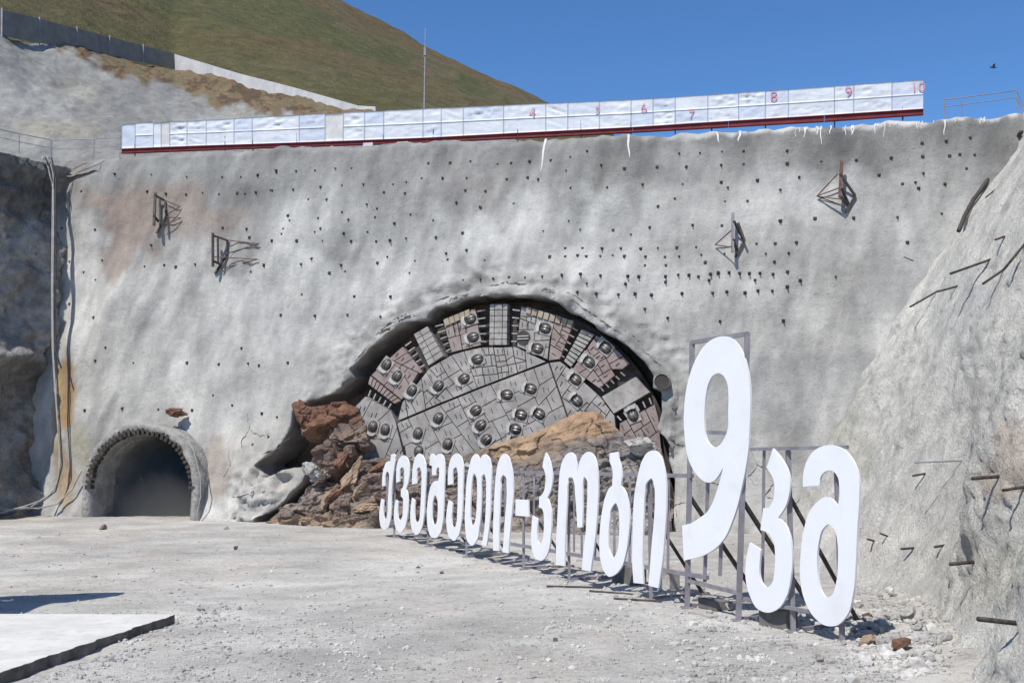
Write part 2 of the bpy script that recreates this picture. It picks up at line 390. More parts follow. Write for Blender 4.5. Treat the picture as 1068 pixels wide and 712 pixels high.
cr = (1 - sstep(1.0, 1.5, arch_d)); base = base * (1 - .18 * cr[:, None] * (1 + fbm(S * 1.5, T * 1.5, 0, 3, 64))[:, None])
# rims of the openings
cnt = {}
for f in keep.tolist():
    for a, b in zip(f, f[1:] + f[:1]): cnt[(a, b)] = 1
kf = faces[kill].tolist(); killed_edges = set()
for f in kf:
    for a, b in zip(f, f[1:] + f[:1]): killed_edges.add((min(a, b), max(a, b)))
rim_e = [(a, b) for (a, b) in cnt if (b, a) not in cnt and (min(a, b), max(a, b)) in killed_edges]
Vl = V.tolist(); Cl = base.tolist(); mp_ = {}
RD = [.5, 1.3, 3.2]
for v in sorted({i for e in rim_e for i in e}):
    p = Vector(Vl[v]); ids = []
    hole = S[v] > -15.0
    for k, dd in enumerate(RD):
        q = p + WIN * (dd if hole else dd * .3)
        j = mnoise.noise_vector(p * 1.1 + Vector((0, 0, k * 3.7))) * (.22 if hole else .03)
        j -= WIN * j.dot(WIN) * .5
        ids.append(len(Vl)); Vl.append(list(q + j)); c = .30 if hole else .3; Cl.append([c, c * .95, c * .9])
    mp_[v] = ids
fl = keep.tolist()
for a, b in rim_e:
    pa = [a] + mp_[a]; pb = [b] + mp_[b]
    for k in range(len(RD)): fl.append((pb[k], pa[k], pa[k + 1], pb[k + 1]))
# bench on top of the wall (its back edge lies behind the crest)
tr = (nt_ - 1) * ns
pr = list(range(tr, tr + ns))
for dd, dz in ((.8, .02), (3.5, .1), (7, .2)):
    cur = []
    for i in pr[:ns] if dd == .8 else range(ns):
        p = Vector(V[tr + i if dd != .8 else i]); q = p + WIN * dd + Vector((0, 0, dz))
        cur.append(len(Vl)); Vl.append(list(q)); Cl.append([.42, .41, .38])
    for i in range(ns - 1): fl.append((pr[i], pr[i + 1], cur[i + 1], cur[i]))
    pr = cur
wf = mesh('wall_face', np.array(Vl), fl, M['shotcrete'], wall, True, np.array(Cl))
# dark ground at the back of the opening
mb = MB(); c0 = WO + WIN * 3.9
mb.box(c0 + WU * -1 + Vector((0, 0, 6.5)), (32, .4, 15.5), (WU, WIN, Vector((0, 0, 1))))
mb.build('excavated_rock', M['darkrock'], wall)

# bolts: pixel positions read off the photograph in blocks (origin, scale, list)
BLK = [((560, 220), 3.3375, [(97,129),(158,129),(225,129),(290,127),(360,130),(420,127),(487,128),(555,128),(765,118),(830,117),(905,112),(45,160),(100,160),(143,157),(172,160),(220,157),(262,152),(303,155),(377,158),(445,158),(495,158),(573,155),(655,153),(797,152),(877,150),
        (375,188),(448,187),(587,181),(827,180),(22,232),(92,228),(158,228),(222,227),(315,225),(353,226),(447,226),(492,222),(530,224),(563,230),(605,222),(632,218),(670,218),(706,220),(740,220),(777,219),(822,222),(873,215),(1040,232),(178,256),(307,252),(447,246),(600,243),(760,243),(917,245),
        (148,290),(208,290),(282,290),(340,286),(397,290),(505,287),(612,287),(662,284),(725,287),(770,280),(820,280),(872,267),(375,340),(455,372),(638,385),(858,383),(22,70),(147,60),(262,62),(325,78),(392,55),(542,50),(645,53),(848,38),(968,30)]),
       ((260, 200), 3.56, [(145,90),(152,108),(130,140),(125,160),(180,185),(258,100),(270,140),(248,152),(278,185),(235,250),(195,270),(88,185),(55,272),(5,172),(223,30),(290,30),(350,80),(373,108),(355,158),(378,183),(440,50),(470,97),(440,150),(470,183),(520,178),(582,172),(540,118),(600,85),(685,107),(692,168),(730,228),(735,250),(610,253),(470,260),(508,238),(590,298),(338,270),(352,293),(295,300),(195,380),(518,385),(388,388),(793,155),(808,218),(877,258),(770,40),(855,55),(478,65),(795,328),(860,325),(908,325),(968,322),(1028,322),(112,455),(240,458),(362,455),(482,460)]),
       ((250, 60), 3.445, [(140,413),(205,410),(270,405),(345,400),(405,400),(5,430),(68,425),(193,475),(292,467),(370,462),(123,482),(60,485),(20,490),(450,460),(250,512),(315,512),(525,490),(558,462),(603,452),(598,492),(660,440),(732,437),(815,433),(955,433),(1030,425),(683,385),(755,378),(828,372),(920,375),(970,372),(1035,365),(810,478),(880,478),(780,525),(865,538),(980,520)]),
       ((540, 60), 3.56, [(38,378),(118,375),(195,370),(310,400),(515,402),(625,403),(755,398),(838,395),(1000,392),(70,445),(180,420),(197,485),(332,482),(462,468),(612,468),(755,462),(780,482),(890,455),(1045,443),(975,492),(583,523),(520,550),(770,535),(853,535),(187,603),(975,610),(758,348),(838,345),(676,352),(598,352),(258,350),(395,412),(1000,345)]),
       ((820, 60), 3.56, [(130,387),(260,380),(345,435),(510,427),(507,365),(607,365),(645,360),(700,362),(670,410),(48,445),(590,467),(492,483),(390,372),(578,577),(413,593),(250,597),(107,600),(595,310),(505,315),(683,298),(38,690),(450,688),(480,462),(432,468)]),
       ((0, 0), 3.56, [(433,650),(565,650),(695,658),(827,660),(895,658),(960,655),(1035,645),(1010,710)]),
       ((140, 190), 7.12, [(97,70),(240,90),(377,88),(512,82),(640,97),(770,85),(905,78),(1037,70),(128,467),(210,610),(445,605),(290,620),(867,418),(1030,437),(962,620),(845,355),(660,340),(75,625),(860,660)]),
       ((0, 280), 4.45, [(440,50),(263,228),(438,228),(452,430),(310,160),(500,370),(385,15)]), ((0, 130), 4.45, [(292,483),(450,492),(317,633),(470,627),(388,315)]),
       ((0, 360), 3.56, [(363,60),(495,65),(458,235),(322,243),(585,237),(710,240),(685,62),(805,68),(955,72),(1062,62),(853,220),(963,250),(1025,265),(790,185),(890,8),(915,65),(945,370),(997,340)])]
random.seed(3)
bolts = []
for (ox, oy), sc, lst in BLK:
    for (x, y) in lst:
        bolts.append((ox + x / sc, oy + y / sc))
def bolt_mesh(L, k):
    mb = MB(); mb.box((0, 0, .012), (.13 * k, .13 * k, .024)); mb.tube([(0, 0, .02), (0, 0, .07)], .05 * k, 6); mb.tube([(0, 0, .02), (0, .01, L)], .03 * k, 6)
    return mb
protos = [bolt_mesh(*a) for a in ((.11, 1.1), (.17, 1.0), (.07, 1.2))]
pro_me = []
for p in protos:
    o = p.build('rock_bolt', M['bolt'], None, origin=(0, 0, 0)); pro_me.append(o.data); bpy.data.objects.remove(o)
order = sorted(range(len(bolts)), key=lambda i: -bolts[i][0])      # nearer (right-hand) bolts show larger
rest = MB(); nb = 0
def basis(nrm, tilt):
    z = (nrm + Vector((0, 0, tilt))).normalized(); x = WU - z * WU.dot(z); x.normalize(); y = z.cross(x)
    return Matrix((x, y, z)).transposed()
for i in order:
    bx, by = bolts[i]; p = wall_xyz(bx, by, -.01); R = basis(WN, random.uniform(-.35, .05))
    k = random.choice((0, 0, 1, 2)); sc = random.uniform(.65, 1.15)
    if 225 + 60 < by < 340 and 560 < bx < 840: k = 1; sc = random.uniform(1.0, 1.35)
    if nb < 100:
        o = bpy.data.objects.new('rock_bolt', pro_me[k]); COL.objects.link(o); o.parent = wall
        o.location = p - WO; o.rotation_euler = R.to_euler(); o.scale = (sc, sc, sc); nb += 1
    else:
        P = protos[k]; rest.add([R @ (Vector(v) * sc) + p for v in P.V], P.F)
ro = rest.build('rock_bolt', M['bolt'], wall); ro['kind'] = 'stuff'
# lime runs at the crest
mb = MB(); random.seed(11)
drips = [(568, 143, 562, 178, 2.2), (655, 140, 656, 164, 2.2), (747, 137, 750, 148, 2), (772, 136, 770, 147, 2.6)]
for k in range(34):
    x = random.uniform(828, 962) if k < 29 else random.uniform(965, 1062); drips.append((x, np.interp(x, [p[0] for p in TOP_PX], [p[1] for p in TOP_PX]) + 2, x + random.uniform(-1.5, .5), 0, random.uniform(.4, 1.3)))
for (x0, y0, x1, y1, w) in drips:
    if y1 == 0: y1 = y0 + random.choice((4, 5, 7, 9, 12, 18)) * random.uniform(.7, 1.1)
    n = 9; rows = []
    for k in range(n):
        q = k / (n - 1); x = x0 + (x1 - x0) * q + .5 * math.sin(q * 7 + x0); y = y0 + (y1 - y0) * q; ww = w * (1 - q) ** .6 * .5 + .18
        rows.append([wall_xyz(x - ww, y, .012), wall_xyz(x, y, .03), wall_xyz(x + ww, y, .012)])
    vs = [v for r in rows for v in r]
    mb.add(vs, [(k * 3 + j, k * 3 + j + 1, k * 3 + 4 + j, k * 3 + 3 + j) for k in range(n - 1) for j in (0, 1)])
mb.build('lime_runs', M['drip'], wall, True)
# open cracks near the toe
mb = MB(); random.seed(5)
CR = [[(255,430),(258,447),(270,455),(280,452)],[(258,447),(252,460),(256,472)],[(300,455),(287,470),(276,474)],[(238,470),(243,485),(236,500)],[(262,500),(275,512),(270,528)],[(245,518),(262,520),(276,514)],
      [(700,463),(712,464)],[(783,470),(790,485),(800,489),(812,478)],[(790,485),(781,497),(788,508)],[(800,489),(806,505),(798,517),(812,523)],[(812,523),(826,528),(834,520)],[(806,505),(820,500),(828,508)],[(690,520),(704,527),(716,524)],[(704,527),(709,545)],[(735,500),(748,505),(757,500)],
      [(380,196),(386,212),(392,222)],[(395,345),(407,335),(414,331),(424,327)],[(352,435),(346,425)]]
CRB = [[(388,352),(404,339),(426,326)],[(398,350),(412,340)],[(450,314),(466,309),(480,305)],[(505,299.5),(530,296.5),(552,297)],[(566,305),(578,306)],[(578,300),(602,311),(622,323)],[(598,316),(618,329),(634,340),(652,352)],[(640,335),(662,352),(676,366)],[(668,362),(682,376),(694,386)],[(418,337),(430,330),(437,331)],[(466,317),(480,311),(492,309)],[(372,377),(384,364)]]
for pl in CR + CRB:
    pts = []
    for a, b in zip(pl, pl[1:]):
        for q in np.linspace(0, 1, 7)[:-1]: pts.append((a[0] + (b[0] - a[0]) * q + random.uniform(-.9, .9), a[1] + (b[1] - a[1]) * q + random.uniform(-.9, .9)))
    pts.append(pl[-1]); vs = []
    for k, (x, y) in enumerate(pts):
        w = (1.3 if pl in CRB else .55) * (1 - abs(2 * k / (len(pts) - 1) - 1)) * random.uniform(.6, 1.2) + .22 + random.uniform(-.1, .1)
        vs += [wall_xyz(x - w * .6, y - w, .006), wall_xyz(x + w * .6, y + w, .006)]
    mb.add(vs, [(2 * k, 2 * k + 1, 2 * k + 3, 2 * k + 2) for k in range(len(pts) - 1)])
mb.build('cracks', M['crack'], wall)
# pipe stub in the crust
mb = MB(); p = wall_xyz(693, 399, -.2)
mb.tube([p, p + WN * .75 - Vector((0, 0, .1))], .36, 14, False)
ps = mb.build('pipe_stub', M['collar'], wall)
mb = MB(); mb.tube([p, p + WN * .7 - Vector((0, 0, .1))], .345, 14); mb.build('bore_shade', M['black'], ps)  # solid black plug, painted as the shade inside the pipe

# ------------------------------------------------------------------ ground
def gz(X, Y):
    X = np.asarray(X, float); Y = np.asarray(Y, float)
    z = .05 * fbm(X * .25, Y * .25, 0, 3, 70) + .022 * fbm(X * 1.1, Y * 1.1, 0, 3, 71) + .010 * fbm(X * 4, Y * 4, 0, 2, 72)
    z = z + .24 * sstep(36, 47, Y) + .08 * sstep(44, 55, Y) * (1 - sstep(-14, -8, X))
    z = z + .16 * np.exp(-((X - 8.6 - (Y - 21) * .3) / 1.0) ** 2) * sstep(17, 19, Y) * (1 - sstep(30, 36, Y)) * (1 + .8 * fbm(X * 1.6, Y * 1.6, 0, 3, 73))
    return z
xs = np.concatenate([[-900, -300, -120, -60, -40], np.arange(-30, 14.01, .2), [18, 25, 40, 80, 300, 900]])
ys = np.concatenate([[-300, -60, -15, 0, 6], np.arange(9, 24, .14), np.arange(24, 62, .25), [66, 75, 120, 400, 2500]])
GX, GY = np.meshgrid(xs, ys); gx, gy = GX.ravel(), GY.ravel(); gzv = gz(gx, gy)
gzv = np.where(gy > 75, -1.0, gzv)
V = np.stack([gx, gy, gzv], 1)
g = .475 + .06 * fbm(gx * .12, gy * .12, 0, 4, 80) + .035 * fbm(gx * .5 + gy * .1, gy * .9, 0, 4, 81)
g = g + .035 * fbm(gx * 1.3, gy * 2.2, 0, 3, 83) + .02 * fbm(gx * 3, gy * 4, 0, 2, 84)
for (x0, y0, kx, am, off) in ((-30, 30, .10, 5, 0), (-30, 36, .06, 4, 2), (-14, 16, .95, 3, 1), (-4, 14, 1.1, 2, 4)):
    for wdt in (0, 2.1):
        dd_ = gy - (y0 + kx * (gx - x0) + am * np.sin((gx + off) * .09)) - wdt * (1 if kx < .5 else 1.4)
        g = g + .030 * np.exp(-(dd_ / .42) ** 2) * (.6 + .6 * fbm(gx * .6, gy * .6, 1, 2, 85)) - .028 * np.exp(-((np.abs(dd_) - .75) / .28) ** 2)
c = np.stack([g, g * .985, g * .945], 1)
pk = sstep(.15, .6, fbm(gx * .22, gy * .22, 4, 3, 82))[:, None]; c = c * (1 - pk * .3) + np.array([.47, .425, .37]) * pk * .3
ground = mesh('ground', V, grid_faces(len(xs), len(ys)), M['ground'], None, True, c, origin=(0, 0, 0)); tag(ground, kind='structure')
def g_pt(px, py, off=0.0):
    p = on_z(px, py, 0)
    for _ in range(3): p = on_z(px, py, float(gz(p.x, p.y)))
    p.z += off; return p

# ------------------------------------------------------------------ upper slope, soil strip and hill (terrain behind the wall)
def patch(name, rowsP, cols_fn, m, nx, ny, disp, seed):
    """rowsP: list of rows of world points (same length), interpolated to a grid."""
    R = np.array([[list(p) for p in r] for r in rowsP]); ru = np.linspace(0, 1, R.shape[1]); rv = np.linspace(0, 1, R.shape[0])
    U = np.linspace(0, 1, nx); Vv = np.linspace(0, 1, ny)
    A = np.stack([[np.interp(U, ru, R[k, :, c]) for c in range(3)] for k in range(R.shape[0])])      # k,3,nx
    B = np.stack([np.stack([np.interp(Vv, rv, A[:, c, i]) for c in range(3)], 1) for i in range(nx)], 1)  # ny,nx,3
    P = B.reshape(-1, 3)
    P[:, 2] += disp(P); px, py = project(P)
    o = mesh(name, P, grid_faces(nx, ny), m, None, True, cols_fn(P, px, py), origin=(0, 70, 18)); return tag(o, kind='structure')
fy = lambda x: np.interp(x, [-400, 0, 182, 378, 560], [-70, 36, 71, 118, 150])      # foot of the fences in the photo
fd = lambda x: np.interp(x, [-400, 0, 182, 378, 560], [66, 82, 105, 86, 76])       # and their distance
cxs = [-400, -150, 0, 60, 120, 182, 230, 280, 330, 378, 450, 560]
rowA = [at_y(x, np.interp(x, [p[0] for p in TOP_PX], [p[1] for p in TOP_PX]) + 16, np.interp(x, [-400, 55, 560], [68, 63, 58])) for x in cxs]
rowB = [at_y(x, fy(x) - 1, fd(x)) for x in cxs]
rowM = [a.lerp(b, .45) - Vector((0, 0, .6)) for a, b in zip(rowA, rowB)]
def sl_cols(P, px, py):
    g = .34 + .07 * fbm(px * .02, py * .03, 0, 4, 90); c = np.stack([g, g * .995, g * .96], 1)
    c = blobs(px, py, c, [(65, 85, 30, 14, (.31, .30, .26), .6), (125, 100, 30, 16, (.28, .28, .275), .6), (95, 95, 18, 14, (.46, .45, .38), .6), (20, 70, 14, 40, (.30, .30, .29), .5), (60, 135, 40, 12, (.38, .35, .28), .6), (200, 110, 60, 10, (.34, .34, .33), .5)])
    # eroded soil between the sprayed slope and the fence foot
    lim = np.interp(px, [-400, 0, 40, 80, 110, 180, 230, 300, 380], [-60, 38, 46, 58, 74, 93, 112, 121, 124])
    w = 1 - sstep(-7, 6, py - lim + 8 * fbm(px * .08, py * .1, 0, 3, 91))
    e = fbm(px * .09, py * .14, 0, 4, 92)[:, None]
    e2 = fbm(px * .5, py * .6, 0, 3, 94)[:, None]; w1 = sstep(-.1, .55, e + .5 * e2); w2 = sstep(-.6, 0, e + .6 * e2); soil = (np.array([.20, .17, .10]) * (1 - w2) + np.array([.26, .175, .10]) * w2) * (1 - w1) + np.array([.13, .09, .055]) * w1
    grassy = sstep(60, 120, 150 - px)[:, None]; soil = soil * (1 - .4 * grassy) + np.array([.19, .18, .10]) * .4 * grassy
    return c * (1 - w[:, None]) + soil * w[:, None]
patch('upper_slope', [rowA, rowM, rowB], sl_cols, M['rough_shotcrete'], 420, 170, lambda P: .35 * fbm(P[:, 0] * .25, P[:, 1] * .2, 0, 4, 93) + .12 * fbm(P[:, 0] * 1.2, P[:, 1] * 1.0, 0, 3, 99), 1)
# hill
hx = [-700, -300, 0, 100, 182, 260, 330, 378, 440, 500, 540, 578, 640]
foot = [at_y(x, np.interp(x, [-700, 0, 182, 378, 578, 640], [-100, 48, 82, 130, 172, 178]), fd(min(x, 560)) + 6) for x in hx]
ridge_y = lambda x: np.interp(x, [-700, -300, 0, 100, 182, 260, 330, 352, 400, 450, 500, 540, 578, 640], [-620, -380, -210, -150, -105, -55, -14, 0, 27, 53, 76, 92, 109, 140])
ridge = [at_y(x, ridge_y(x), 300) for x in hx]
mid = [a.lerp(b, .5) + Vector((0, 0, .0)) for a, b in zip(foot, ridge)]
over = [p + Vector((60, 160, -40)) for p in ridge]
def hill_cols(P, px, py):
    n1 = fbm(P[:, 0] * .02, P[:, 1] * .02, 0, 5, 95)[:, None]; n2 = fbm(P[:, 0] * .12, P[:, 1] * .05, 0, 4, 96)[:, None]
    a = np.array([.110, .086, .042]); b = np.array([.083, .084, .034]); d = np.array([.135, .102, .064])
    w = sstep(-.25, .45, n1); c = a * (1 - w) + b * w; w2 = sstep(.1, .6, n2); c = c * (1 - w2 * .6) + d * w2 * .6
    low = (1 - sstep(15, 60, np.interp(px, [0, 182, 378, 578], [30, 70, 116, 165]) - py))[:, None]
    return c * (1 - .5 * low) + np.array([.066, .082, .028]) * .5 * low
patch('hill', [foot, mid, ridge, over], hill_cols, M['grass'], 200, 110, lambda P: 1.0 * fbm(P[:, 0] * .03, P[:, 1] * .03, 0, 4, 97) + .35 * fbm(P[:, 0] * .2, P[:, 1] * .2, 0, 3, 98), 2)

# ------------------------------------------------------------------ left rock side (in its own shade)
nyk, nhk = 150, 120
Yv = np.linspace(36, 64, nyk); Hf = np.linspace(0, 1, nhk)
YY, HH = np.meshgrid(Yv, Hf); YY, HH = YY.ravel(), HH.ravel()
topz = np.interp(YY, [36, 46, 50, 56, 59, 64], [15.5, 17.6, 18.6, 20.3, 21.0, 21.3])
ZZ = -.3 + HH * (topz + .3)
rd = 1.0 * fbm(YY * .25, ZZ * .16, 0, 4, 100, ridge=True) + .35 * fbm(YY * .9, ZZ * .5, 0, 4, 101, ridge=True) + .18 * fbm(YY * 2.4, ZZ * 2.0, 0, 3, 102, ridge=True)
led = .9 * (1 - sstep(0, 1.5, np.abs(ZZ - 11.5 + .4 * (YY - 54)))) - .8 * sstep(13, 17.5, ZZ)
XX = -27.75 + (YY - 61) * .5 + (rd - 1.0) * .75 + led * .7 + .6 * (1 - sstep(0, 4, ZZ)) + .3 * (1 - sstep(5, 10, ZZ))
V = np.stack([XX, YY, ZZ], 1); px, py = project(V)
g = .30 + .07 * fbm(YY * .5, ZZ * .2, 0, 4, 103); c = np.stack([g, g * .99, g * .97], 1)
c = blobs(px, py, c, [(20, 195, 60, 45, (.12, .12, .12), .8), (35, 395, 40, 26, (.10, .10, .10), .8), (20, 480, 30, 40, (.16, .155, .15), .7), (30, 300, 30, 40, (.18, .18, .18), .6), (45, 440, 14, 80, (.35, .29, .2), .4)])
nV = len(V); fk = grid_faces(nyk, nhk)
topi = [(nhk - 1) * nyk + i for i in range(nyk)]
add = np.array([[V[i][0] - 14, V[i][1], V[i][2] + .3] for i in topi]); V = np.vstack([V, add]); c = np.vstack([c, np.tile([.4, .39, .36], (nyk, 1))])
fk += [(topi[i], topi[i + 1], nV + i + 1, nV + i) for i in range(nyk - 1)]
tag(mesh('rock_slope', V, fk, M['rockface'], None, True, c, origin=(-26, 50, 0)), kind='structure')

# ------------------------------------------------------------------ right sprayed slope
def rs_x(Y, h):
    Y = np.asarray(Y, float); h = np.asarray(h, float)
    b = np.interp(Y, [4, 12, 18, 25.4, 33, 40, 50], [4.9, 6.3, 7.9, 9.75, 10.5, 11.1, 11.6])
    ct = np.interp(Y, [4, 18, 25, 33, 42, 50], [.40, .40, .40, .50, .58, .62])
    rid = 0.85 * np.where(Y + .12 * h < 24.6, np.exp(-((Y - 24.6 + .12 * h) / 4.2) ** 2), np.exp(-((Y - 24.6 + .12 * h) / 1.0) ** 2)) - .7 * np.exp(-((Y - 28.8 + .05 * h) / 2.4) ** 2) + .6 * np.exp(-((Y - 35 - .1 * h) / 2.2) ** 2) - .6 * np.exp(-((Y - 40) / 2.5) ** 2) + .55 * np.exp(-((Y - 17.5 + .15 * h) / 1.6) ** 2) - .5 * np.exp(-((Y - 20.6 + .1 * h) / 1.2) ** 2)
    x = b + ct * h + 0.7 * sstep(13, 21, h) - rid * sstep(-1, 3, h) * .9 - .9 * np.exp(-np.maximum(h, 0) / .7) * .6 + .45
    x = x - .28 * fbm(Y * .3, h * .22, 0, 4, 110) - .10 * fbm(Y * 1.2, h * .8, 0, 4, 111) - .05 * fbm(Y * 3.2, h * 3.2, 0, 3, 112) - (.03 + .022 * (1 - sstep(24, 26, Y + .12 * h))) * fbm(Y * 5.5, h * 5.5, 0, 2, 119)
    return x
def rs_hit(px, py, off=0.0):
    d = ray(px, py); best = None
    for Y in np.arange(10, 52, .05):
        P = CP + d * (Y / d.y)
        if P.z < 25 and P.x > float(rs_x(Y, P.z)): best = P; break
    if best is None: best = CP + d * (46 / d.y)
    return best + Vector((-.85, -.25, .4)).normalized() * off
slope = thing('shotcrete_slope', 'rough pale sprayed concrete side slope with pipe stubs right of the sign', 'slope', (10, 26, 0))
Yv = np.concatenate([np.arange(4, 14, .4), np.arange(14, 30, .10), np.arange(30, 51, .16)]); Hv = np.concatenate([np.arange(-.5, 10, .11), np.arange(10, 24, .25)])
YY, HH = np.meshgrid(Yv, Hv); YY, HH = YY.ravel(), HH.ravel(); XX = rs_x(YY, HH)
V = np.stack([XX, YY, HH], 1); px, py = project(V)
g = .67 + .07 * fbm(YY * .4, HH * .2, 0, 4, 113); c = np.stack([g, g * .98, g * .92], 1)
c = blobs(px, py, c, [(1055, 480, 25, 50, (.60, .50, .42), .7), (890, 460, 30, 40, (.52, .51, .44), .6), (1050, 600, 40, 40, (.54, .52, .43), .5), (1000, 330, 30, 60, (.57, .57, .56), .5)])
mesh('slope_face', V, grid_faces(len(Yv), len(Hv)), M['rough_shotcrete'], slope, True, c)
PIPES = [(949, 320, 978, 304, 1), (991, 285.5, 1033, 271, 1), (1025, 296, 1048, 281, 1), (1047, 281, 1069, 255, 1), (978, 304, 998, 299, 1), (954, 482, 1004, 480.5, .45), (1014, 498.7, 1043, 497, .9), (1046, 511, 1069, 508, .7), (940, 572, 953, 571.5, .8), (952, 496, 965, 494, .7), (991, 588, 1016, 586, 1), (1020, 645, 1061, 650, 1), (1038, 250, 1048, 247, .8), (943, 268, 950, 271, .5), (975, 570, 984, 569, .8), (905, 562, 912, 564, .7), (1028, 206, 1036, 200, .8), (918, 556, 926, 559, .6)]
for (x0, y0, x1, y1, k) in PIPES:
    b = rs_hit(x1, y1, .02); Y0 = b.y - .25
    tip = at_y(x0, y0, Y0)
    hit = rs_hit(x0, y0, .06)
    if (hit - tip).dot(ray(x0, y0)) < 0: tip = hit
    mb = MB(); mb.tube([b + (b - tip).normalized() * .2, b, tip], (.03 * k + .010), 8); mb.build('pipe_stub', M['frame'] if k == .45 else M['bolt'], slope, True)
# dark hose lying along the slope's upper edge
mb = MB(); mb.tube([rs_hit(x, y, .22) for x, y in ((1004, 243), (1010, 228), (1019, 211), (1028, 199), (1038, 184), (1050, 166), (1060, 152), (1069, 140))], .10, 8)
mb.build('hose', M['bolt'], slope, True)

# ------------------------------------------------------------------ service tunnel
Pt = w_pt(ts0, 0, 0); Pt.z = 0
tun = thing('tunnel_portal', 'small dusty tunnel mouth with a notched concrete collar at the left foot of the wall', 'tunnel', Pt)
def arch_ring(r, dd, n=40, base=-.3):
    pts = [(-r, base)] + [(-r * math.cos(a), TB + TSP + r * .93 * math.sin(a)) for a in np.linspace(0, math.pi, n)] + [(r, base)]
    bt = lambda z: .12 * z
    return [Pt + WU * x + WIN * (dd) + Vector((0, 0, z)) for x, z in pts]
def loft(rings):
    n = len(rings[0]); vs = [v for r in rings for v in r]
    return vs, [(k * n + i, k * n + i + 1, (k + 1) * n + i + 1, (k + 1) * n + i) for k in range(len(rings) - 1) for i in range(n - 1)]
mb = MB(); mb.add(*loft([arch_ring(3.80, 1.2), arch_ring(3.74, -.70), arch_ring(3.62, -.85), arch_ring(3.36, -.80), arch_ring(3.18, -.62), arch_ring(3.12, .1), arch_ring(3.10, 1.2)]))
jv = [tuple(Vector(v) + mnoise.noise_vector(Vector(v) * 1.5) * .10 + mnoise.noise_vector(Vector(v) * 4) * .04) for v in mb.V]; mb.V = jv
mb.build('collar', M['collar'], tun, True)
mb = MB(); mb.add(*loft([arch_ring(3.14, .7), arch_ring(3.14, 6), arch_ring(3.14, 14), arch_ring(3.14, 32)]))
e = arch_ring(3.14, 32); mb.add(e, [tuple(range(len(e)))])
mb.build('lining', M['tunnel'], tun)
mb = MB()
for k in range(34):
    a = math.pi * (.0 + 1.0 * k / 33) + random.uniform(-.012, .012)
    for rr, L in ((3.28, .30),):
        p = Pt + WU * (-rr * math.cos(a)) + Vector((0, 0, TB + TSP + rr * .93 * math.sin(a))) + WIN * -.66
        rad = WU * (-math.cos(a)) + Vector((0, 0, math.sin(a))); tang = WU * math.sin(a) + Vector((0, 0, math.cos(a)))
        mb.box(p, (.17 * random.uniform(.8, 1.2), .42 * random.uniform(.75, 1.15), .34), (tang, rad, WIN))
mb.build('forepole_sockets', M['black'], tun)
mb = MB(); mb.tube([Pt + WU * x + WIN * -.95 + Vector((0, 0, z)) for x, z in ((3.75, .5), (3.95, 1.6), (3.9, 2.6), (3.45, 4.0), (3.0, 4.6))], .03, 6)
mb.build('conduit', M['palecable'], tun)

dm = bpy.data.materials.new('dust'); dm.use_nodes = True
for n_ in list(dm.node_tree.nodes): dm.node_tree.nodes.remove(n_)
do = dm.node_tree.nodes.new('ShaderNodeOutputMaterial'); dv_ = dm.node_tree.nodes.new('ShaderNodeVolumePrincipled'); dv_.inputs['Color'].default_value = (.86, .85, .83, 1); dv_.inputs['Density'].default_value = .15
dm.node_tree.links.new(dv_.outputs[0], do.inputs['Volume'])
def dust_ring(d): return [Pt + WU * x + WIN * d + Vector((0, 0, z)) for x, z in [(-2.9, .40), (2.9, .40), (2.9, TB + TSP)] + [(2.9 * math.cos(k), TB + TSP + 2.65 * math.sin(k)) for k in np.linspace(.2, math.pi - .2, 11)] + [(-2.9, TB + TSP)]]
mb = MB(); r0, r1 = dust_ring(.6), dust_ring(24); nd = len(r0); mb.add(r0 + r1, [tuple(range(nd))[::-1], tuple(range(nd, 2 * nd))] + [(i, (i + 1) % nd, nd + (i + 1) % nd, nd + i) for i in range(nd)])
tag(mb.build('dust', dm), 'pale dust hanging low inside the small tunnel mouth', 'dust', None, 'stuff')

# ------------------------------------------------------------------ rocks
def rock_mesh(seed, cuts=9, sub=3, sx=1, sy=1, sz=1, nz=.10, frac=0):
    rnd = random.Random(seed); bm = bmesh.new(); bmesh.ops.create_icosphere(bm, subdivisions=sub, radius=1)
    pl = []
    for k in range(cuts):
        d = Vector((rnd.gauss(0, 1), rnd.gauss(0, 1), rnd.gauss(0, 1))).normalized(); pl.append((d, rnd.uniform(.45, .8)))
    off = Vector((seed * 3.1, seed * 1.7, 0))
    for v in bm.verts:
        p = v.co.copy()
        for d, h in pl:
            q = p.dot(d)
            if q > h: p -= d * (q - h) * .96
        if frac:
            dd, pp = mnoise.voronoi(p * frac + off); h = math.sin(pp[0].x * 91.7 + pp[0].y * 37.3 + pp[0].z * 53.1) * .5
            p += v.co.normalized() * (h * .22 - max(0, .10 - (dd[1] - dd[0])) * .9)
        p += p.normalized() * (mnoise.fractal(p * 2.2 + off, 1, 2, 4) * nz)
        v.co = Vector((p.x * sx, p.y * sy, p.z * sz))
    me = bpy.data.meshes.new('rock'); bm.to_mesh(me); bm.free(); return me
ROCKS = {k: [] for k in ('rustrock', 'greyrock', 'darkrock', 'brownrock')}
for mi, k in enumerate(ROCKS):
    for s in range(4):
        me = rock_mesh(10 * mi + s + 1, 10, 3, 1, .8, .7); me.materials.append(M[k]); ROCKS[k].append(me)
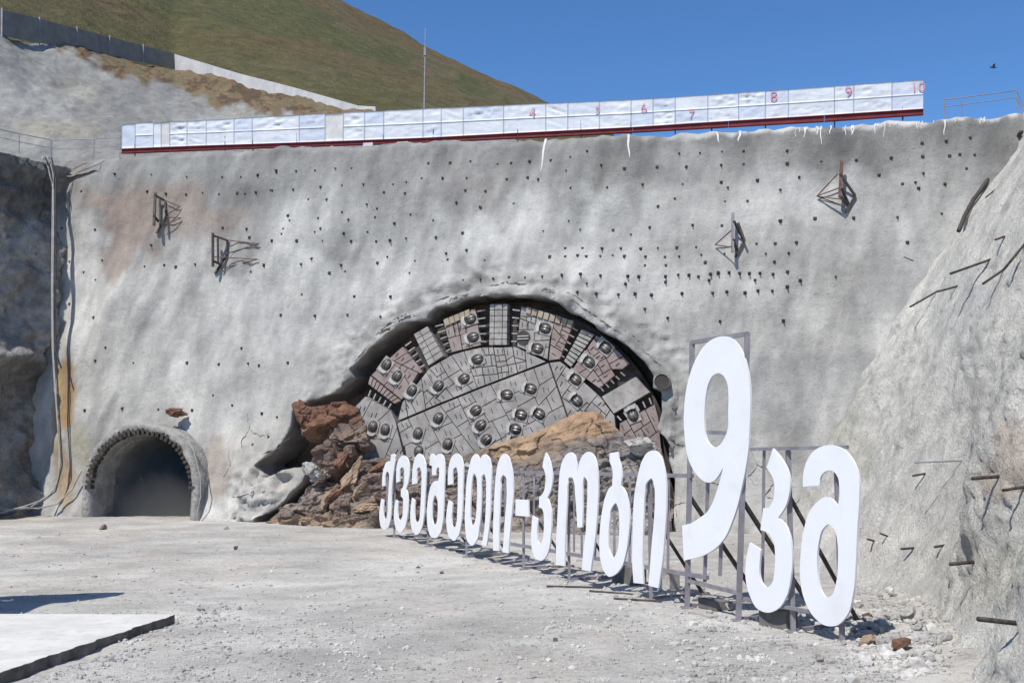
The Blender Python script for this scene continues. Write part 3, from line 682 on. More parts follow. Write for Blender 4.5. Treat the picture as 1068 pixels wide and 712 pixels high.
def rock(kind, loc, size, label, group=None, name='rock', seed=None, squash=(1, 1, 1), rot=None, me=None):
    rnd = random.Random(seed if seed is not None else int(loc[0] * 917 + loc[1] * 77 + size * 1e4))
    o = bpy.data.objects.new(name, me or rnd.choice(ROCKS[kind])); COL.objects.link(o)
    o.location = loc; o.rotation_euler = rot or (rnd.uniform(-.5, .5), rnd.uniform(-.5, .5), rnd.uniform(0, 6.28))
    o.scale = (size * squash[0], size * squash[1], size * squash[2])
    return tag(o, label, 'rock', group)

# ------------------------------------------------------------------ cutterhead
CO = WO + WIN * 1.45
cn = -WIN
def c_ab(px, py):
    P = on_plane(px, py, CO, cn); return ((P - CO).dot(WU), P.z)
def c_pt(a, z, d=0.0): return CO + WU * a + Vector((0, 0, z)) + cn * d
cc = c_ab(530, 485); CR_ = (c_ab(530, 316)[1] - cc[1])
head = thing('cutterhead', 'huge round steel tunnel boring cutterhead with disc cutters, half buried in rubble', 'cutterhead', c_pt(cc[0], 0))
PT = .42
def ring2(r, n=72): return [(cc[0] + r * math.cos(2 * math.pi * k / n), cc[1] + r * math.sin(2 * math.pi * k / n)) for k in range(n)]
mb = MB(); mb.prism([ring2(CR_ * .985)], lambda a, z: c_pt(a, z, -PT), cn, 1.1); mb.build('body', M['black'], head)
def clip(poly, nx, ny, d):
    out = []
    for i in range(len(poly)):
        a = poly[i]; b = poly[(i + 1) % len(poly)]
        da = a[0] * nx + a[1] * ny - d; db = b[0] * nx + b[1] * ny - d
        if da <= 0: out.append(a)
        if da * db < 0: q = da / (da - db); out.append((a[0] + (b[0] - a[0]) * q, a[1] + (b[1] - a[1]) * q))
    return out
def inset(poly, g):
    out = list(poly); ar = sum(poly[i][0] * poly[(i + 1) % len(poly)][1] - poly[(i + 1) % len(poly)][0] * poly[i][1] for i in range(len(poly)))
    for i in range(len(poly)):
        a = poly[i]; b = poly[(i + 1) % len(poly)]; dx, dy = b[0] - a[0], b[1] - a[1]; L = math.hypot(dx, dy)
        if L < 1e-6: continue
        nx, ny = (dy / L, -dx / L) if ar > 0 else (-dy / L, dx / L)
        out = clip(out, nx, ny, a[0] * nx + a[1] * ny - g)
        if len(out) < 3: return []
    return out
CUT = [(403,381),(414,393),(490,333),(493,352),(497.5,375),(568,342),(560,363),(614,377),(631,362),(389,446),(402,449),(429.5,408),(457,403),(436,453),(437,472),(457,437),(483.5,395.5),(528,411.6),(496,428.5),(501,444),(507,459),(467,464),(537,447),(553,405),(543,432),(537,460),(562,431),(600,395),(601.5,417),
       (575,462),(610,455),(660,432),(500,495),(560,500),(450,500),(600,500)]
CUTab = [c_ab(*p) for p in CUT]
GAP = .022; marks = MB()
def parea(P): return abs(sum(P[k][0] * P[(k + 1) % len(P)][1] - P[(k + 1) % len(P)][0] * P[k][1] for k in range(len(P)))) / 2
def cells(name, reg_px, m, n, seed, ang_=0.35, mk=True, proud=0.0):
    """rectangular wear plates: the region is cut again and again across its longer side"""
    rnd = random.Random(seed); reg = [c_ab(*p) for p in reg_px]; lim = parea(reg) / n * 1.25
    ca, sa = math.cos(ang_), math.sin(ang_); todo = [reg]; done = []
    while todo:
        P = todo.pop()
        if len(P) < 3 or parea(P) < .004: continue
        if parea(P) < lim * rnd.uniform(.55, 1.5): done.append(P); continue
        us = [p[0] * ca + p[1] * sa for p in P]; vs = [-p[0] * sa + p[1] * ca for p in P]
        w_, h_ = max(us) - min(us), max(vs) - min(vs); a_ = ang_ + (rnd.uniform(-.10, .10) if rnd.random() < .7 else rnd.uniform(-.45, .45))
        if w_ < h_: a_ += math.pi / 2
        nx, ny = math.cos(a_), math.sin(a_); pr_ = [p[0] * nx + p[1] * ny for p in P]; d_ = min(pr_) + (max(pr_) - min(pr_)) * rnd.uniform(.33, .67)
        todo += [clip(P, nx, ny, d_), clip(P, -nx, -ny, -d_)]
    mb = MB()
    for poly in done:
        poly = inset(poly, GAP)
        if len(poly) < 3: continue
        lift = rnd.uniform(0, .02) + proud
        mb.prism([poly], lambda a, z: c_pt(a, z, lift), cn, PT + .1 + lift)
        cx_ = sum(p[0] for p in poly) / len(poly); cy_ = sum(p[1] for p in poly) / len(poly)
        if mk and parea(poly) > .12 and all(math.hypot(cx_ - q[0], cy_ - q[1]) > .55 for q in CUTab):
            ang = ang_ + math.pi / 2 + rnd.uniform(-.2, .2)
            for k in range(rnd.choice((1, 1, 2))):
                dx, dy = math.cos(ang) * .12, math.sin(ang) * .12; ox = (k - .3) * .26
                marks.bar(c_pt(cx_ - dx + ox, cy_ - dy, lift + .012), c_pt(cx_ + dx + ox, cy_ + dy, lift + .012), .03, .03)
    if mb.V: mb.build(name, m, head)
INNER = [(414, 441), (455, 423.5), (498, 406), (540, 390), (572, 378), (590, 430), (604, 470), (608, 520), (430, 520), (424, 478)]
cells('inner_face', INNER, M['plate'], 52, 1, math.radians(25))
cells('face_belt', [(414.5, 439), (419.5, 419.5), (448, 383.5), (471, 370), (484, 366), (498, 404.5), (455, 422)], M['plate'], 18, 2, math.radians(32))
cells('face_belt', [(484, 366), (502, 362), (538, 361.5), (570, 377), (540, 388.5), (498, 404.5)], M['plate'], 16, 12, math.radians(8))
cells('face_belt', [(573, 378), (584, 376.5), (596, 386), (626, 414), (641, 433), (645, 470), (605, 468), (591, 430)], M['plate'], 14, 3, math.radians(-38))
cells('face_sector', [(371, 423), (381, 413), (408, 428), (413, 440), (422, 478), (424, 520), (366, 520), (364, 480)], M['plate'], 10, 4, math.radians(-28))
cells('face_sector', [(387, 391), (402, 377), (420, 361), (441, 387), (430, 399), (419, 417)], M['primer'], 9, 5, math.radians(-40))
cells('face_sector', [(462, 334), (480, 326), (496, 321.5), (502, 360), (471, 367.5)], M['primer'], 9, 6, math.radians(14))
cells('face_sector', [(543.5, 319.5), (577, 327), (571, 375), (539, 361)], M['plate'], 8, 7, 0.0)
cells('face_sector', [(577.5, 327), (599, 335), (584, 374.5), (572, 376)], M['primer'], 6, 8, math.radians(62))
cells('face_sector', [(622, 349), (645, 366), (663, 385), (649, 385), (625, 405), (597, 384.5)], M['primer'], 10, 9, math.radians(-58))
cells('face_sector', [(646, 441), (683, 421), (687, 436), (690, 470), (646, 470)], M['primer'], 8, 10, math.radians(28))
# bucket blocks and thin bar packs
def grid_block(px4, ws, n, m):
    a, b, c_, d = [np.array(c_ab(*p)) for p in px4]; mb = MB(); acc = 0; tot = sum(ws)
    bl = lambda u, v: tuple((a * (1 - u) + b * u) * (1 - v) + (d * (1 - u) + c_ * u) * v)
    for w_ in ws:
        u0, u1 = acc / tot, (acc + w_) / tot; acc += w_
        for k in range(n):
            mb.prism([inset([bl(u0, k / n), bl(u1, k / n), bl(u1, (k + 1) / n), bl(u0, (k + 1) / n)], .018)], lambda x, z: c_pt(x, z, .10), cn, PT + .2)
    mb.build('bucket_block', m, head)
grid_block([(432, 348.5), (446.5, 340), (463.5, 371), (447.5, 381.5)], (1, 1.3), 6, M['plate'])
grid_block([(511.5, 317.2), (530, 317), (529.3, 360), (510.5, 360)], (1, 1.6, 1), 7, M['plate'])
cells('bucket_block', [(627.5, 413.5), (663.5, 392.5), (678.5, 409), (640.5, 431.5)], M['plate'], 1, 23, mk=False, proud=.10)
def bars(px4, n, m, name):
    a, b, c_, d = [np.array(c_ab(*p)) for p in px4]; mb = MB()
    for k in range(n):
        q0, q1 = k / n + .014, (k + 1) / n - .014
        poly = [tuple(a + (b - a) * q0), tuple(a + (b - a) * q1), tuple(d + (c_ - d) * q1), tuple(d + (c_ - d) * q0)]
        mb.prism([poly], lambda x, z: c_pt(x, z, .1), cn, PT + .2)
    mb.build(name, m, head)
bars([(386.5, 392), (418.5, 418), (412.5, 421), (384.5, 400)], 9, M['primer'], 'bar_pack')
bars([(607.5, 343), (588.5, 377), (595.5, 383), (620.5, 348.5)], 9, M['plate'], 'bar_pack')
bars([(549.5, 319.8), (599, 335), (597, 342), (548, 326)], 8, M['tan'], 'gauge_blocks')
bars([(463, 333.5), (490, 322.5), (491, 329), (465, 340)], 5, M['tan'], 'gauge_blocks')
def scrapers(px_a, px_b, px_da, px_db, n):
    """comb of scraper tools across a slot, from edge a-b towards edge da-db"""
    a, b, da, db = [np.array(c_ab(*p)) for p in (px_a, px_b, px_da, px_db)]; mb = MB()
    for k in range(n):
        mb = MB(); q = (k + .5) / n; p = a + (b - a) * q; e = p + ((da + (db - da) * q) - p) * .62
        mb.bar(c_pt(p[0], p[1], .0), c_pt(e[0], e[1], -.06), .06, .14, cn)
        mb.build('scraper', M['plate'], head)
scrapers((382, 412), (408, 427), (385, 401), (412, 420), 5)
scrapers((421, 358), (440, 386), (431, 350), (447, 382), 5)
scrapers((462, 335), (471, 367), (447, 338), (464, 371), 5)
scrapers((497, 321), (502, 360), (511, 318), (510, 360), 5)
scrapers((543, 320), (539, 360), (530, 318), (530, 360), 5)
scrapers((598, 338), (584, 374), (607, 343), (588, 377), 5)
scrapers((650, 386), (624, 406), (657, 392), (628, 412), 5)
scrapers((683, 420), (645, 440), (679, 409), (638, 433), 6)
marks.build('wear_marks', M['black'], head)['kind'] = 'stuff'
# manhole with a slotted lid
hc = c_ab(546, 352); mb = MB(); mb.prism([[(hc[0] + .36 * math.cos(a), hc[1] + .36 * math.sin(a)) for a in np.linspace(0, 6.2, 24)]], lambda a, z: c_pt(a, z, .06), cn, .1); hatch = mb.build('hatch', M['black'], head)
mb = MB()
for dz in (-.07, .07): mb.bar(c_pt(hc[0] - .3, hc[1] + dz, .08), c_pt(hc[0] + .3, hc[1] + dz, .08), .07, .05)
mb.build('hatch_bar', M['housing'], hatch)
# one disc cutter: recessed box, bright saddle, two-rim roller; copied for all of them
def cutter_at(i, ab):
    a, z = ab; r = Vector((a - cc[0], z - cc[1])); L = max(r.length, .01); r /= L; t = Vector((-r.y, r.x))
    if r.y < -.3: pass
    R3 = WU * r.x + Vector((0, 0, r.y)); T3 = WU * t.x + Vector((0, 0, t.y)); c = c_pt(a, z, 0)
    return R3, T3, c
def cutter_parts(R3, T3, c):
    ho = MB()
    ho.prism([[(-.33, -.42), (.33, -.42), (.33, .50), (-.33, .50)]], lambda x, y: c + R3 * x + T3 * y + cn * .05, cn, .1)
    seat = MB(); seat.prism([[(.28 * math.cos(k), -.03 + .36 * math.sin(k)) for k in np.linspace(0, 6.0, 18)]], lambda x, y: c + R3 * x + T3 * y + cn * .056, cn, .05)
    sad = MB(); pts = []
    for k in np.linspace(.35, math.pi - .35, 9): pts.append((.29 * math.cos(k), .17 + .27 * math.sin(k)))
    for k in np.linspace(math.pi - .6, .6, 7): pts.append((.22 * math.cos(k), .17 + .10 * math.sin(k)))
    sad.prism([pts], lambda x, y: c + R3 * x + T3 * y + cn * .14, cn, .12)
    ro = MB()
    prof = [(-.19, .12), (-.19, .20), (-.12, .235), (-.075, .29), (-.045, .29), (-.02, .235), (.02, .235), (.045, .29), (.075, .29), (.12, .235), (.19, .20), (.19, .12)]
    n = 18; vs = []
    for (x, rad) in prof:
        for k in range(n): an = 2 * math.pi * k / n; vs.append(c + R3 * x + T3 * (-.09 + rad * math.cos(an) * .95) + cn * (-.03 + rad * .85 * math.sin(an)))
    fs = [(p * n + k, p * n + (k + 1) % n, (p + 1) * n + (k + 1) % n, (p + 1) * n + k) for p in range(len(prof) - 1) for k in range(n)]
    ro.add(vs, fs)
    return ho, seat, sad, ro
for i, ab in enumerate(CUTab):
    R3, T3, c = cutter_at(i, ab); ho, seat, sad, ro = cutter_parts(R3, T3, c)
    h = ho.build('disc_cutter', M['plate'], head)
    seat.build('socket', M['black'], h); sad.build('saddle', M['housing'], h); ro.build('roller', M['roller'], h, True)

# ------------------------------------------------------------------ rubble heap in the opening
def heap_crest(px): return np.interp(px, [255, 280, 300, 330, 355, 380, 410, 440, 465, 485, 510, 530, 560, 585, 605, 625, 640, 652, 670, 690, 705], [551, 545, 538, 503, 484, 477, 479, 480, 474, 474, 466, 459, 451, 438, 429, 430, 444, 455, 459, 469, 520])
nu, nq = 340, 120
us = np.linspace(254, 706, nu); qs = np.linspace(0, 1, nq)
crest3 = [on_plane(x, heap_crest(x), WO + WIN * .95, WIN) for x in us]
V = []
for q in qs:
    for k, x in enumerate(us):
        c3 = crest3[k]; hc_ = max(c3.z, .15)
        out = .2 + .62 * hc_ + .9 * math.sin(x * .05) * .3 + 1.5 * (1 - min(1, max(0, (x - 300) / 50)))
        b = c3 - WIN * (.95 + out) ; b.z = -.15
        p = b.lerp(c3, q); p.z = -.15 + (hc_ + .15) * (q ** .8) * (1.0)
        V.append(tuple(p))
# crest falls away behind
V = np.array(V); Sx = V @ np.array(WU); Tz = V[:, 2]; Iy = V @ np.array(WIN)
warp = fbm(Sx * .5, Tz * .5, 0, 3, 120)
st = fbm(Sx * .35 + warp * .4, Tz * 1.9 - Sx * .5, 0, 4, 121, ridge=True)
bl = fbm(Sx * 1.1, Tz * 1.1, Iy * 1.1, 4, 122, ridge=True)
cell = vnoise(np.floor(Sx * 1.4 + warp), np.floor(Tz * 1.9 + warp * 1.3), 0, 123)
q_all = np.repeat(qs, nu); amp = sstep(0, .15, q_all) * (1 - .75 * sstep(.85, 1, q_all))
sm = 1 - .6 * np.exp(-(((np.tile(us, nq) - 590) / 70) ** 2)) * sstep(.3, .7, q_all); dv = (.24 * st + .22 * bl + .20 * cell) * amp * sm
V = V + dv[:, None] * np.array(-WIN * .85 + Vector((0, 0, .5)))
px, py = project(V)
g = .215 + .06 * fbm(Sx * .8, Tz * 2.2, 0, 4, 124) + .045 * cell; g = np.clip(g, .07, .5); c = np.stack([g * 1.08, g * .93, g * .83], 1)
c = blobs(px, py, c, [(590, 442, 75, 30, (.35, .235, .145), .85), (535, 462, 60, 20, (.36, .26, .17), .8), (640, 440, 30, 20, (.33, .25, .18), .6), (640, 470, 35, 22, (.17, .155, .16), .7), (660, 500, 50, 50, (.26, .25, .24), .7), (480, 470, 35, 10, (.16, .12, .10), .7), (600, 500, 80, 25, (.24, .23, .225), .7), (560, 530, 90, 25, (.26, .24, .225), .6), (390, 500, 35, 25, (.15, .11, .095), .6), (360, 500, 30, 20, (.20, .12, .09), .7), (360, 535, 60, 18, (.22, .18, .14), .7), (300, 545, 45, 10, (.30, .215, .15), .9), (330, 548, 60, 8, (.28, .22, .17), .8), (660, 550, 60, 25, (.35, .345, .335), .7), (430, 540, 50, 22, (.20, .165, .15), .6)])
heapo = mesh('rubble_heap', V, grid_faces(nu, nq), M['rubble'], None, False, c)
tag(heapo, 'broad heap of broken brown and grey rock spilled in front of the cutterhead', 'rubble heap')

def big_rock(kind, px_, py_, Yoff, size, label, seed, squash=(1, 1, 1), rot=(0, 0, 0), sub=4):
    p = on_plane(px_, py_, WO - WIN * Yoff, WIN)
    me = rock_mesh(seed, 12, 5, *squash, nz=.12, frac=1.7); me.materials.append(M[kind])
    return rock(kind, p, size, label, None, 'boulder', seed, (1, 1, 1), rot, me)
big_rock('rustrock', 342, 440, -.3, 1.7, 'big rust red boulder lodged in the left shoulder of the cutterhead opening', 41, (1.05, .7, .72), (.2, .1, .3))
big_rock('darkrock', 366, 455, -.5, 1.5, 'dark brown boulder wedged beside the left edge of the cutterhead', 42, (.9, .7, .8), (.1, .4, .2))
big_rock('rustrock', 318, 433, .1, .9, 'smaller rust red rock at the far left tip of the dark opening', 43, (.8, .7, .9), (.1, -.3, .2))
big_rock('darkrock', 345, 478, .4, 1.3, 'dark rock in shadow under the big rust red boulder', 44, (1.2, .7, .8), (.3, .2, .8))
big_rock('greyrock', 328, 494, 1.0, .75, 'pale grey rock at the foot of the rust red boulders', 45, (1.1, .8, .75), (.2, .5, .1))
big_rock('brownrock', 368, 497, .9, .95, 'slanting tan brown rock slab standing in the rubble left of the sign', 46, (.45, .6, 1.2), (.1, .5, .1))
big_rock('brownrock', 384, 528, 1.5, .75, 'flat ochre rock lying low in the rubble beside the first letter', 47, (1.3, .8, .35), (.1, -.15, .2))
big_rock('darkrock', 356, 532, 1.5, 1.0, 'dark brown rock low in the rubble nearest the tunnel side', 48, (.8, .8, .9), (.1, .2, 1.2))
big_rock('brownrock', 322, 545, 1.9, .6, 'low brown rock at the left toe of the rubble', 49, (1.2, .9, .6), (0, .1, .4))
big_rock('greyrock', 667, 465, .3, .8, 'grey rock knob at the right end of the rubble under the cutterhead edge', 50, (1.2, .7, .6), (.1, .2, .2))
big_rock('rustrock', 185, 430, -.2, .5, 'small rust coloured rock caught on top of the tunnel collar', 51, (1.3, .8, .7), (0, .1, .2))
random.seed(23)
for (x, y, Yo, sz, sq, rt3, kd) in [(352, 482, .7, .7, (.5, .5, 1.2), (.2, .5, .3), 'rustrock'), (398, 486, .5, .6, (1.2, .6, .4), (.1, -.4, .2), 'rustrock'), (376, 512, 1.3, .7, (.6, .5, 1.1), (.3, .7, .5), 'brownrock'), (352, 515, 1.3, .6, (1.2, .6, .5), (.2, -.5, .1), 'rustrock'), (340, 523, 1.5, .55, (.6, .6, 1), (.1, .4, .9), 'brownrock'),
        (400, 520, 1.5, .55, (1.1, .6, .6), (.4, .3, .2), 'darkrock'), (372, 545, 2.0, .6, (.9, .7, .7), (.2, .1, .5), 'rustrock'), (346, 549, 2.1, .5, (1.1, .8, .6), (0, .3, .8), 'brownrock'), (392, 548, 2.0, .5, (.8, .7, .8), (.1, .5, .2), 'darkrock'), (364, 470, .3, .6, (.7, .6, 1), (.5, .2, .4), 'darkrock')]:
    me = rock_mesh(int(x * 3 + y), 14, 4, *sq, nz=.08, frac=1.3); me.materials.append(M[kd])
    rock(kd, on_plane(x, y, WO - WIN * Yo, WIN), sz, {'rustrock': 'rust red broken rock in the rubble left of the first letter', 'brownrock': 'tan broken rock in the rubble left of the first letter', 'darkrock': 'dark broken rock in the rubble left of the first letter'}[kd], {'rustrock': 'rust red broken rocks left of the sign', 'brownrock': 'tan broken rocks left of the sign', 'darkrock': 'dark broken rocks left of the sign'}[kd], 'broken_rock', None, (1, 1, 1), rt3, me)
random.seed(21)
for k in range(46):
    x = random.uniform(345, 695); cy_ = float(heap_crest(x)); q = random.uniform(.05, .85); y = 556 + (cy_ - 556) * q
    hc_ = on_plane(x, cy_, WO + WIN * .95, WIN).z; Yo = -.95 + (.2 + .62 * hc_ + .95) * (1 - q) + .12
    kind = random.choice(('darkrock', 'greyrock', 'brownrock', 'darkrock')) if x < 480 else random.choice(('greyrock', 'brownrock', 'greyrock'))
    p = on_plane(x, y, WO - WIN * Yo, WIN)
    rock(kind, p, random.uniform(.16, .42), {'darkrock': 'dark angular rock among the rubble below the cutterhead', 'greyrock': 'grey angular rock among the rubble below the cutterhead', 'brownrock': 'tan angular rock among the rubble below the cutterhead'}[kind], {'darkrock': 'dark rocks in the rubble heap', 'greyrock': 'grey rocks in the rubble heap', 'brownrock': 'tan rocks in the rubble heap'}[kind])

# ------------------------------------------------------------------ the sign
SA = Vector((6.68, 22.2, 0)); SB = Vector((-5.8, 47.6, 0))
SD = (SA - SB).normalized(); SN = Vector((SD.y, -SD.x, 0)).normalized()
if SN.y > 0: SN = -SN
def s_ab(px_, py_, off=0.0):
    P = on_plane(px_, py_, SA - SN * off, SN); return ((P - SB).dot(SD), P.z)
def s_pt(a, z, d=0.0): return SB + SD * a + Vector((0, 0, z)) + SN * d
def smooth(pts, n=5):
    out = []; N_ = len(pts)
    for i in range(N_):
        p0, p1, p2, p3 = pts[i - 1], pts[i], pts[(i + 1) % N_], pts[(i + 2) % N_]
        v1 = np.array(p1[:2], float); v2 = np.array(p2[:2], float); v0 = np.array(p0[:2], float); v3 = np.array(p3[:2], float)
        k1 = len(p1) > 2; k2 = len(p2) > 2; L = np.linalg.norm(v2 - v1)
        def tang(a, b, c):
            d1 = np.linalg.norm(b - a) + 1e-6; d2 = np.linalg.norm(c - b) + 1e-6
            t = ((b - a) / d1 * d2 + (c - b) / d2 * d1) / (d1 + d2); return t
        m1 = (v2 - v1) / L if k1 else tang(v0, v1, v2); m2 = (v2 - v1) / L if k2 else tang(v1, v2, v3)
        m1 = m1 * L; m2 = m2 * L
        for k in range(n):
            t = k / n; h = (2 * t**3 - 3 * t**2 + 1) * v1 + (t**3 - 2 * t**2 + t) * m1 + (-2 * t**3 + 3 * t**2) * v2 + (t**3 - t**2) * m2
            out.append(tuple(h))
    return out
C = 1
GL = [
 ((390,465),6.783,[[(122,60),(135,54),(148,62),(149,90),(143,150),(134,215),(123,330),(120,480),(112,540),(95,580),(75,592),(55,580),(42,540),(38,480),(45,410),(52,372,C),(73,385,C),(69,420),(67,480),(72,510),(80,518),(88,508),(95,470),(98,400),(103,300),(106,240),(106,200),(100,182),(90,182),(82,200),(78,240),(77,280,C),(57,283,C),(58,230),(64,180),(75,140),(90,112),(105,107),(115,116,C),(118,90)]]),
 ((390,465),6.783,[[(180,250,C),(157,258,C),(157,200),(163,130),(180,85),(205,65),(230,80),(245,120),(249,180),(245,240),(234,280),(224,302,C),(234,325),(240,370),(240,440),(232,520),(215,580),(185,612),(160,590),(145,540),(141,480),(147,410),(153,380,C),(173,390,C),(168,440),(168,490),(175,520),(185,525),(197,505),(205,450),(206,400),(202,365),(190,356,C),(190,312,C),(207,285),(213,240),(213,190),(208,155),(197,148),(187,158),(182,190)]]),
 ((390,465),6.783,[[(302,262,C),(270,270,C),(270,200),(280,120),(295,75),(318,52),(340,65),(358,105),(367,170),(365,260),(358,400),(352,500),(340,570),(318,615),(300,627),(278,610),(262,560),(257,500),(260,430),(268,365,C),(290,385,C),(287,440),(288,500),(295,535),(305,540),(318,525),(325,480),(330,400),(335,280),(336,210),(330,165),(320,148),(308,158),(303,200)]]),
 ((440,465),6.783,[[(53,135,C),(55,100),(57,68),(70,53),(84,62),(92,86,C),(106,62),(128,53),(145,66),(157,110),(160,180),(157,300),(152,450),(143,560),(125,620),(95,650),(65,640),(45,590),(35,500),(40,400),(52,320),(72,265),(95,245),(113,250,C),(120,220),(122,180),(118,150),(108,152),(102,170),(98,205,C),(70,205,C),(72,165),(70,138,C)],[(93,345),(105,365),(112,430),(108,510),(98,550),(85,555),(75,530),(72,470),(78,390),(85,358)]]),
 ((440,465),6.783,[[(217,268,C),(183,275,C),(184,200),(195,120),(215,70),(245,52),(270,68),(288,120),(292,200),(288,320),(285,450),(275,560),(258,630),(225,668),(195,645),(178,590),(172,520),(178,440),(188,383,C),(217,405,C),(213,460),(210,530),(220,570),(232,572),(243,545),(250,470),(254,350),(255,250),(252,180),(240,148),(228,155),(218,195)]]),
 ((480,465),5.933,[[(60,110),(75,65),(95,48),(110,62),(118,96,C),(130,65),(150,50),(172,65),(187,110),(192,180),(188,280),(185,420),(176,520),(162,617,C),(130,610,C),(143,560),(150,500),(157,400),(160,280),(157,200),(148,172),(137,180),(131,215),(130,300),(127,400),(118,500),(102,580),(70,615),(45,590),(32,520),(28,430),(33,320),(42,200)],[(88,168),(98,190),(104,250),(102,350),(97,430),(85,480),(73,495),(65,470),(62,400),(66,300),(73,215),(80,178)]]),
 ((480,465),5.933,[[(203,645,C),(203,500),(207,400),(213,280),(222,170),(237,95),(252,62),(272,47),(292,60),(310,110),(323,180),(327,280),(320,400),(308,520),(297,662,C),(262,655,C),(270,540),(278,430),(286,330),(286,240),(280,190),(265,178),(253,195),(250,260),(245,380),(240,500),(238,648,C)]]),
 ((480,465),5.933,[[(343,328,C),(420,333,C),(423,435,C),(341,430,C)]]),
 ((545,465),5.082,[[(123,35,C),(140,70),(152,120),(157,180),(150,230),(140,255),(130,272,C),(141,300),(150,340),(153,400),(148,480),(138,550),(120,590),(97,607),(70,595),(52,555),(45,500),(47,430),(52,368,C),(83,385,C),(78,430),(77,480),(82,510),(95,517),(105,500),(112,450),(113,400),(110,350),(100,328),(87,325,C),(88,268,C),(99,260),(112,240),(120,200),(122,160),(115,130),(105,108,C),(112,70)]]),
 ((545,465),5.082,[[(177,628,C),(178,500),(183,400),(188,300),(192,200),(200,120),(215,70),(235,42),(255,33),(272,45),(283,80),(290,140,C),(300,90),(318,50),(345,30),(372,45),(390,90),(398,150),(400,230),(395,350),(385,480),(372,580),(360,663,C),(313,655,C),(322,560),(335,450),(340,330),(343,230),(338,175),(327,163),(320,190),(318,260),(318,340),(315,430,C),(290,430,C),(285,340),(278,250),(272,190),(260,165),(248,165),(240,200),(235,300),(230,400),(225,500),(222,635,C)]]),
 ((615,460),4.444,[[(92,55,C),(130,48,C),(133,80),(144,120),(148,165),(144,206,C),(160,225),(175,270),(185,340),(180,430),(167,520),(145,585),(115,618),(90,627),(68,605),(52,560),(45,490),(48,400),(60,310),(75,250),(92,215),(104,205,C),(105,180),(107,150),(102,120),(93,95)],[(120,285),(132,310),(137,370),(135,450),(125,515),(108,540),(93,515),(87,450),(92,370),(103,305)]]),
 ((615,460),4.444,[[(203,655,C),(197,560),(198,460),(200,350),(208,240),(225,150),(245,85),(270,50),(297,42),(322,60),(342,115),(353,190),(355,290),(348,420),(337,550),(318,680,C),(272,668,C),(280,570),(288,470),(298,360),(302,270),(297,200),(285,172),(268,185),(255,250),(250,350),(246,450),(245,560),(248,660,C)]]),
 ((700,340),5.477,[[(62,1137,C),(110,1125),(160,1095),(205,1060),(235,1010),(262,935),(282,865),(296,807,C),(270,852),(245,882),(213,893),(180,880),(140,840),(110,790),(88,720),(78,640),(72,550),(76,440),(90,340),(115,250),(150,170),(200,100),(250,68),(300,58),(350,75),(390,120),(420,190),(440,270),(450,360),(452,460),(447,580),(440,700),(425,810),(405,910),(385,1000),(350,1110),(310,1200),(255,1265),(180,1310),(72,1337,C)],[(270,268),(300,285),(318,320),(327,390),(325,480),(322,590),(300,645),(275,680),(248,692),(220,675),(200,640),(190,570),(190,480),(197,400),(215,320),(240,280)]]),
 ((770,455),3.39,[[(122,42,C),(150,75),(168,105),(182,150),(180,200),(165,250),(140,287,C),(165,310),(180,345),(190,420),(185,500),(170,565),(140,608),(105,622),(70,610),(40,560),(27,510),(25,470),(30,420),(40,375,C),(80,400,C),(75,450),(75,490),(85,520),(100,533),(117,520),(127,480),(130,430),(123,370),(105,340),(78,330,C),(88,252,C),(105,252),(118,235),(128,190),(122,145),(100,110,C)]]),
 ((770,455),3.39,[[(287,172,C),(228,178,C),(230,130),(245,80),(275,45),(320,30),(370,45),(405,85),(425,140),(427,220),(420,330),(415,450),(405,560),(385,630),(345,668),(310,668),(270,640),(235,580),(218,490),(220,420),(230,340),(250,270),(280,230),(310,213),(335,225),(352,250,C),(357,180),(350,140),(330,120),(310,122),(292,140)],[(318,310),(340,330),(350,370),(352,450),(345,520),(330,560),(312,570),(295,550),(282,500),(278,440),(285,370),(300,325)]])]
TH = .05
def letter(gl, parent, name='letter', label=None):
    (ox, oy), sc, loops = gl
    L2 = [[s_ab(ox + x / sc, oy + y / sc) for (x, y) in smooth(lp)] for lp in loops]
    mb = MB(); mb.prism(L2, lambda a, z: s_pt(a, z, 0), SN, TH)
    o = mb.build(name, M['white'], parent)
    if label: o['label'] = label
    return o
FO = TH + .05
def f_pt(px_, py_, off=FO): return on_plane(px_, py_, SA - SN * off, SN)
def gfoot(p): return Vector((p.x, p.y, float(gz(p.x, p.y)) - .02))
org = s_pt(14.5, 0); word = thing('letter_sign', 'long low row of white cut-out Georgian letters with a hyphen on a grey steel frame', 'sign', org)
LETN = ['q', 'v', 'e', 'sh', 'e', 't', 'i', 'hyphen', 'k', 'o', 'b', 'i']
LL = ['first letter, narrow hook with a stem rising at its top right', 'second letter, a white 3 shape', 'third letter, open bowl facing left', 'fourth letter, double humped top over a closed ring', 'fifth letter, wider open bowl facing left', 'sixth letter, closed ring joined to a leg', 'seventh letter, tall arch before the hyphen', 'square white hyphen', 'pointed 3 shape just right of the hyphen', 'double arch with a short middle leg', 'closed ring with a wavy stem on top', 'last tall arch at the near end of the word']
for gl, lb in zip(GL[:12], LL): letter(gl, word, 'hyphen' if 'hyphen' in lb and 'square' in lb else 'letter', lb)
RT = lambda x: np.interp(x, [395, 470, 540, 620, 690, 720], [489, 490.5, 492, 494, 495.5, 496]); RB = lambda x: np.interp(x, [395, 410, 480, 550, 620, 700, 735], [543.5, 545, 553, 564, 580, 597, 602])
def rail(px0, px1, fn, w, parent, name='rail', m='frame'):
    mb = MB(); mb.bar(f_pt(px0, fn(px0)), f_pt(px1, fn(px1)), w); return mb.build(name, M[m], parent)
rail(400, 722, RT, .10, word); rail(400, 738, RB, .10, word)
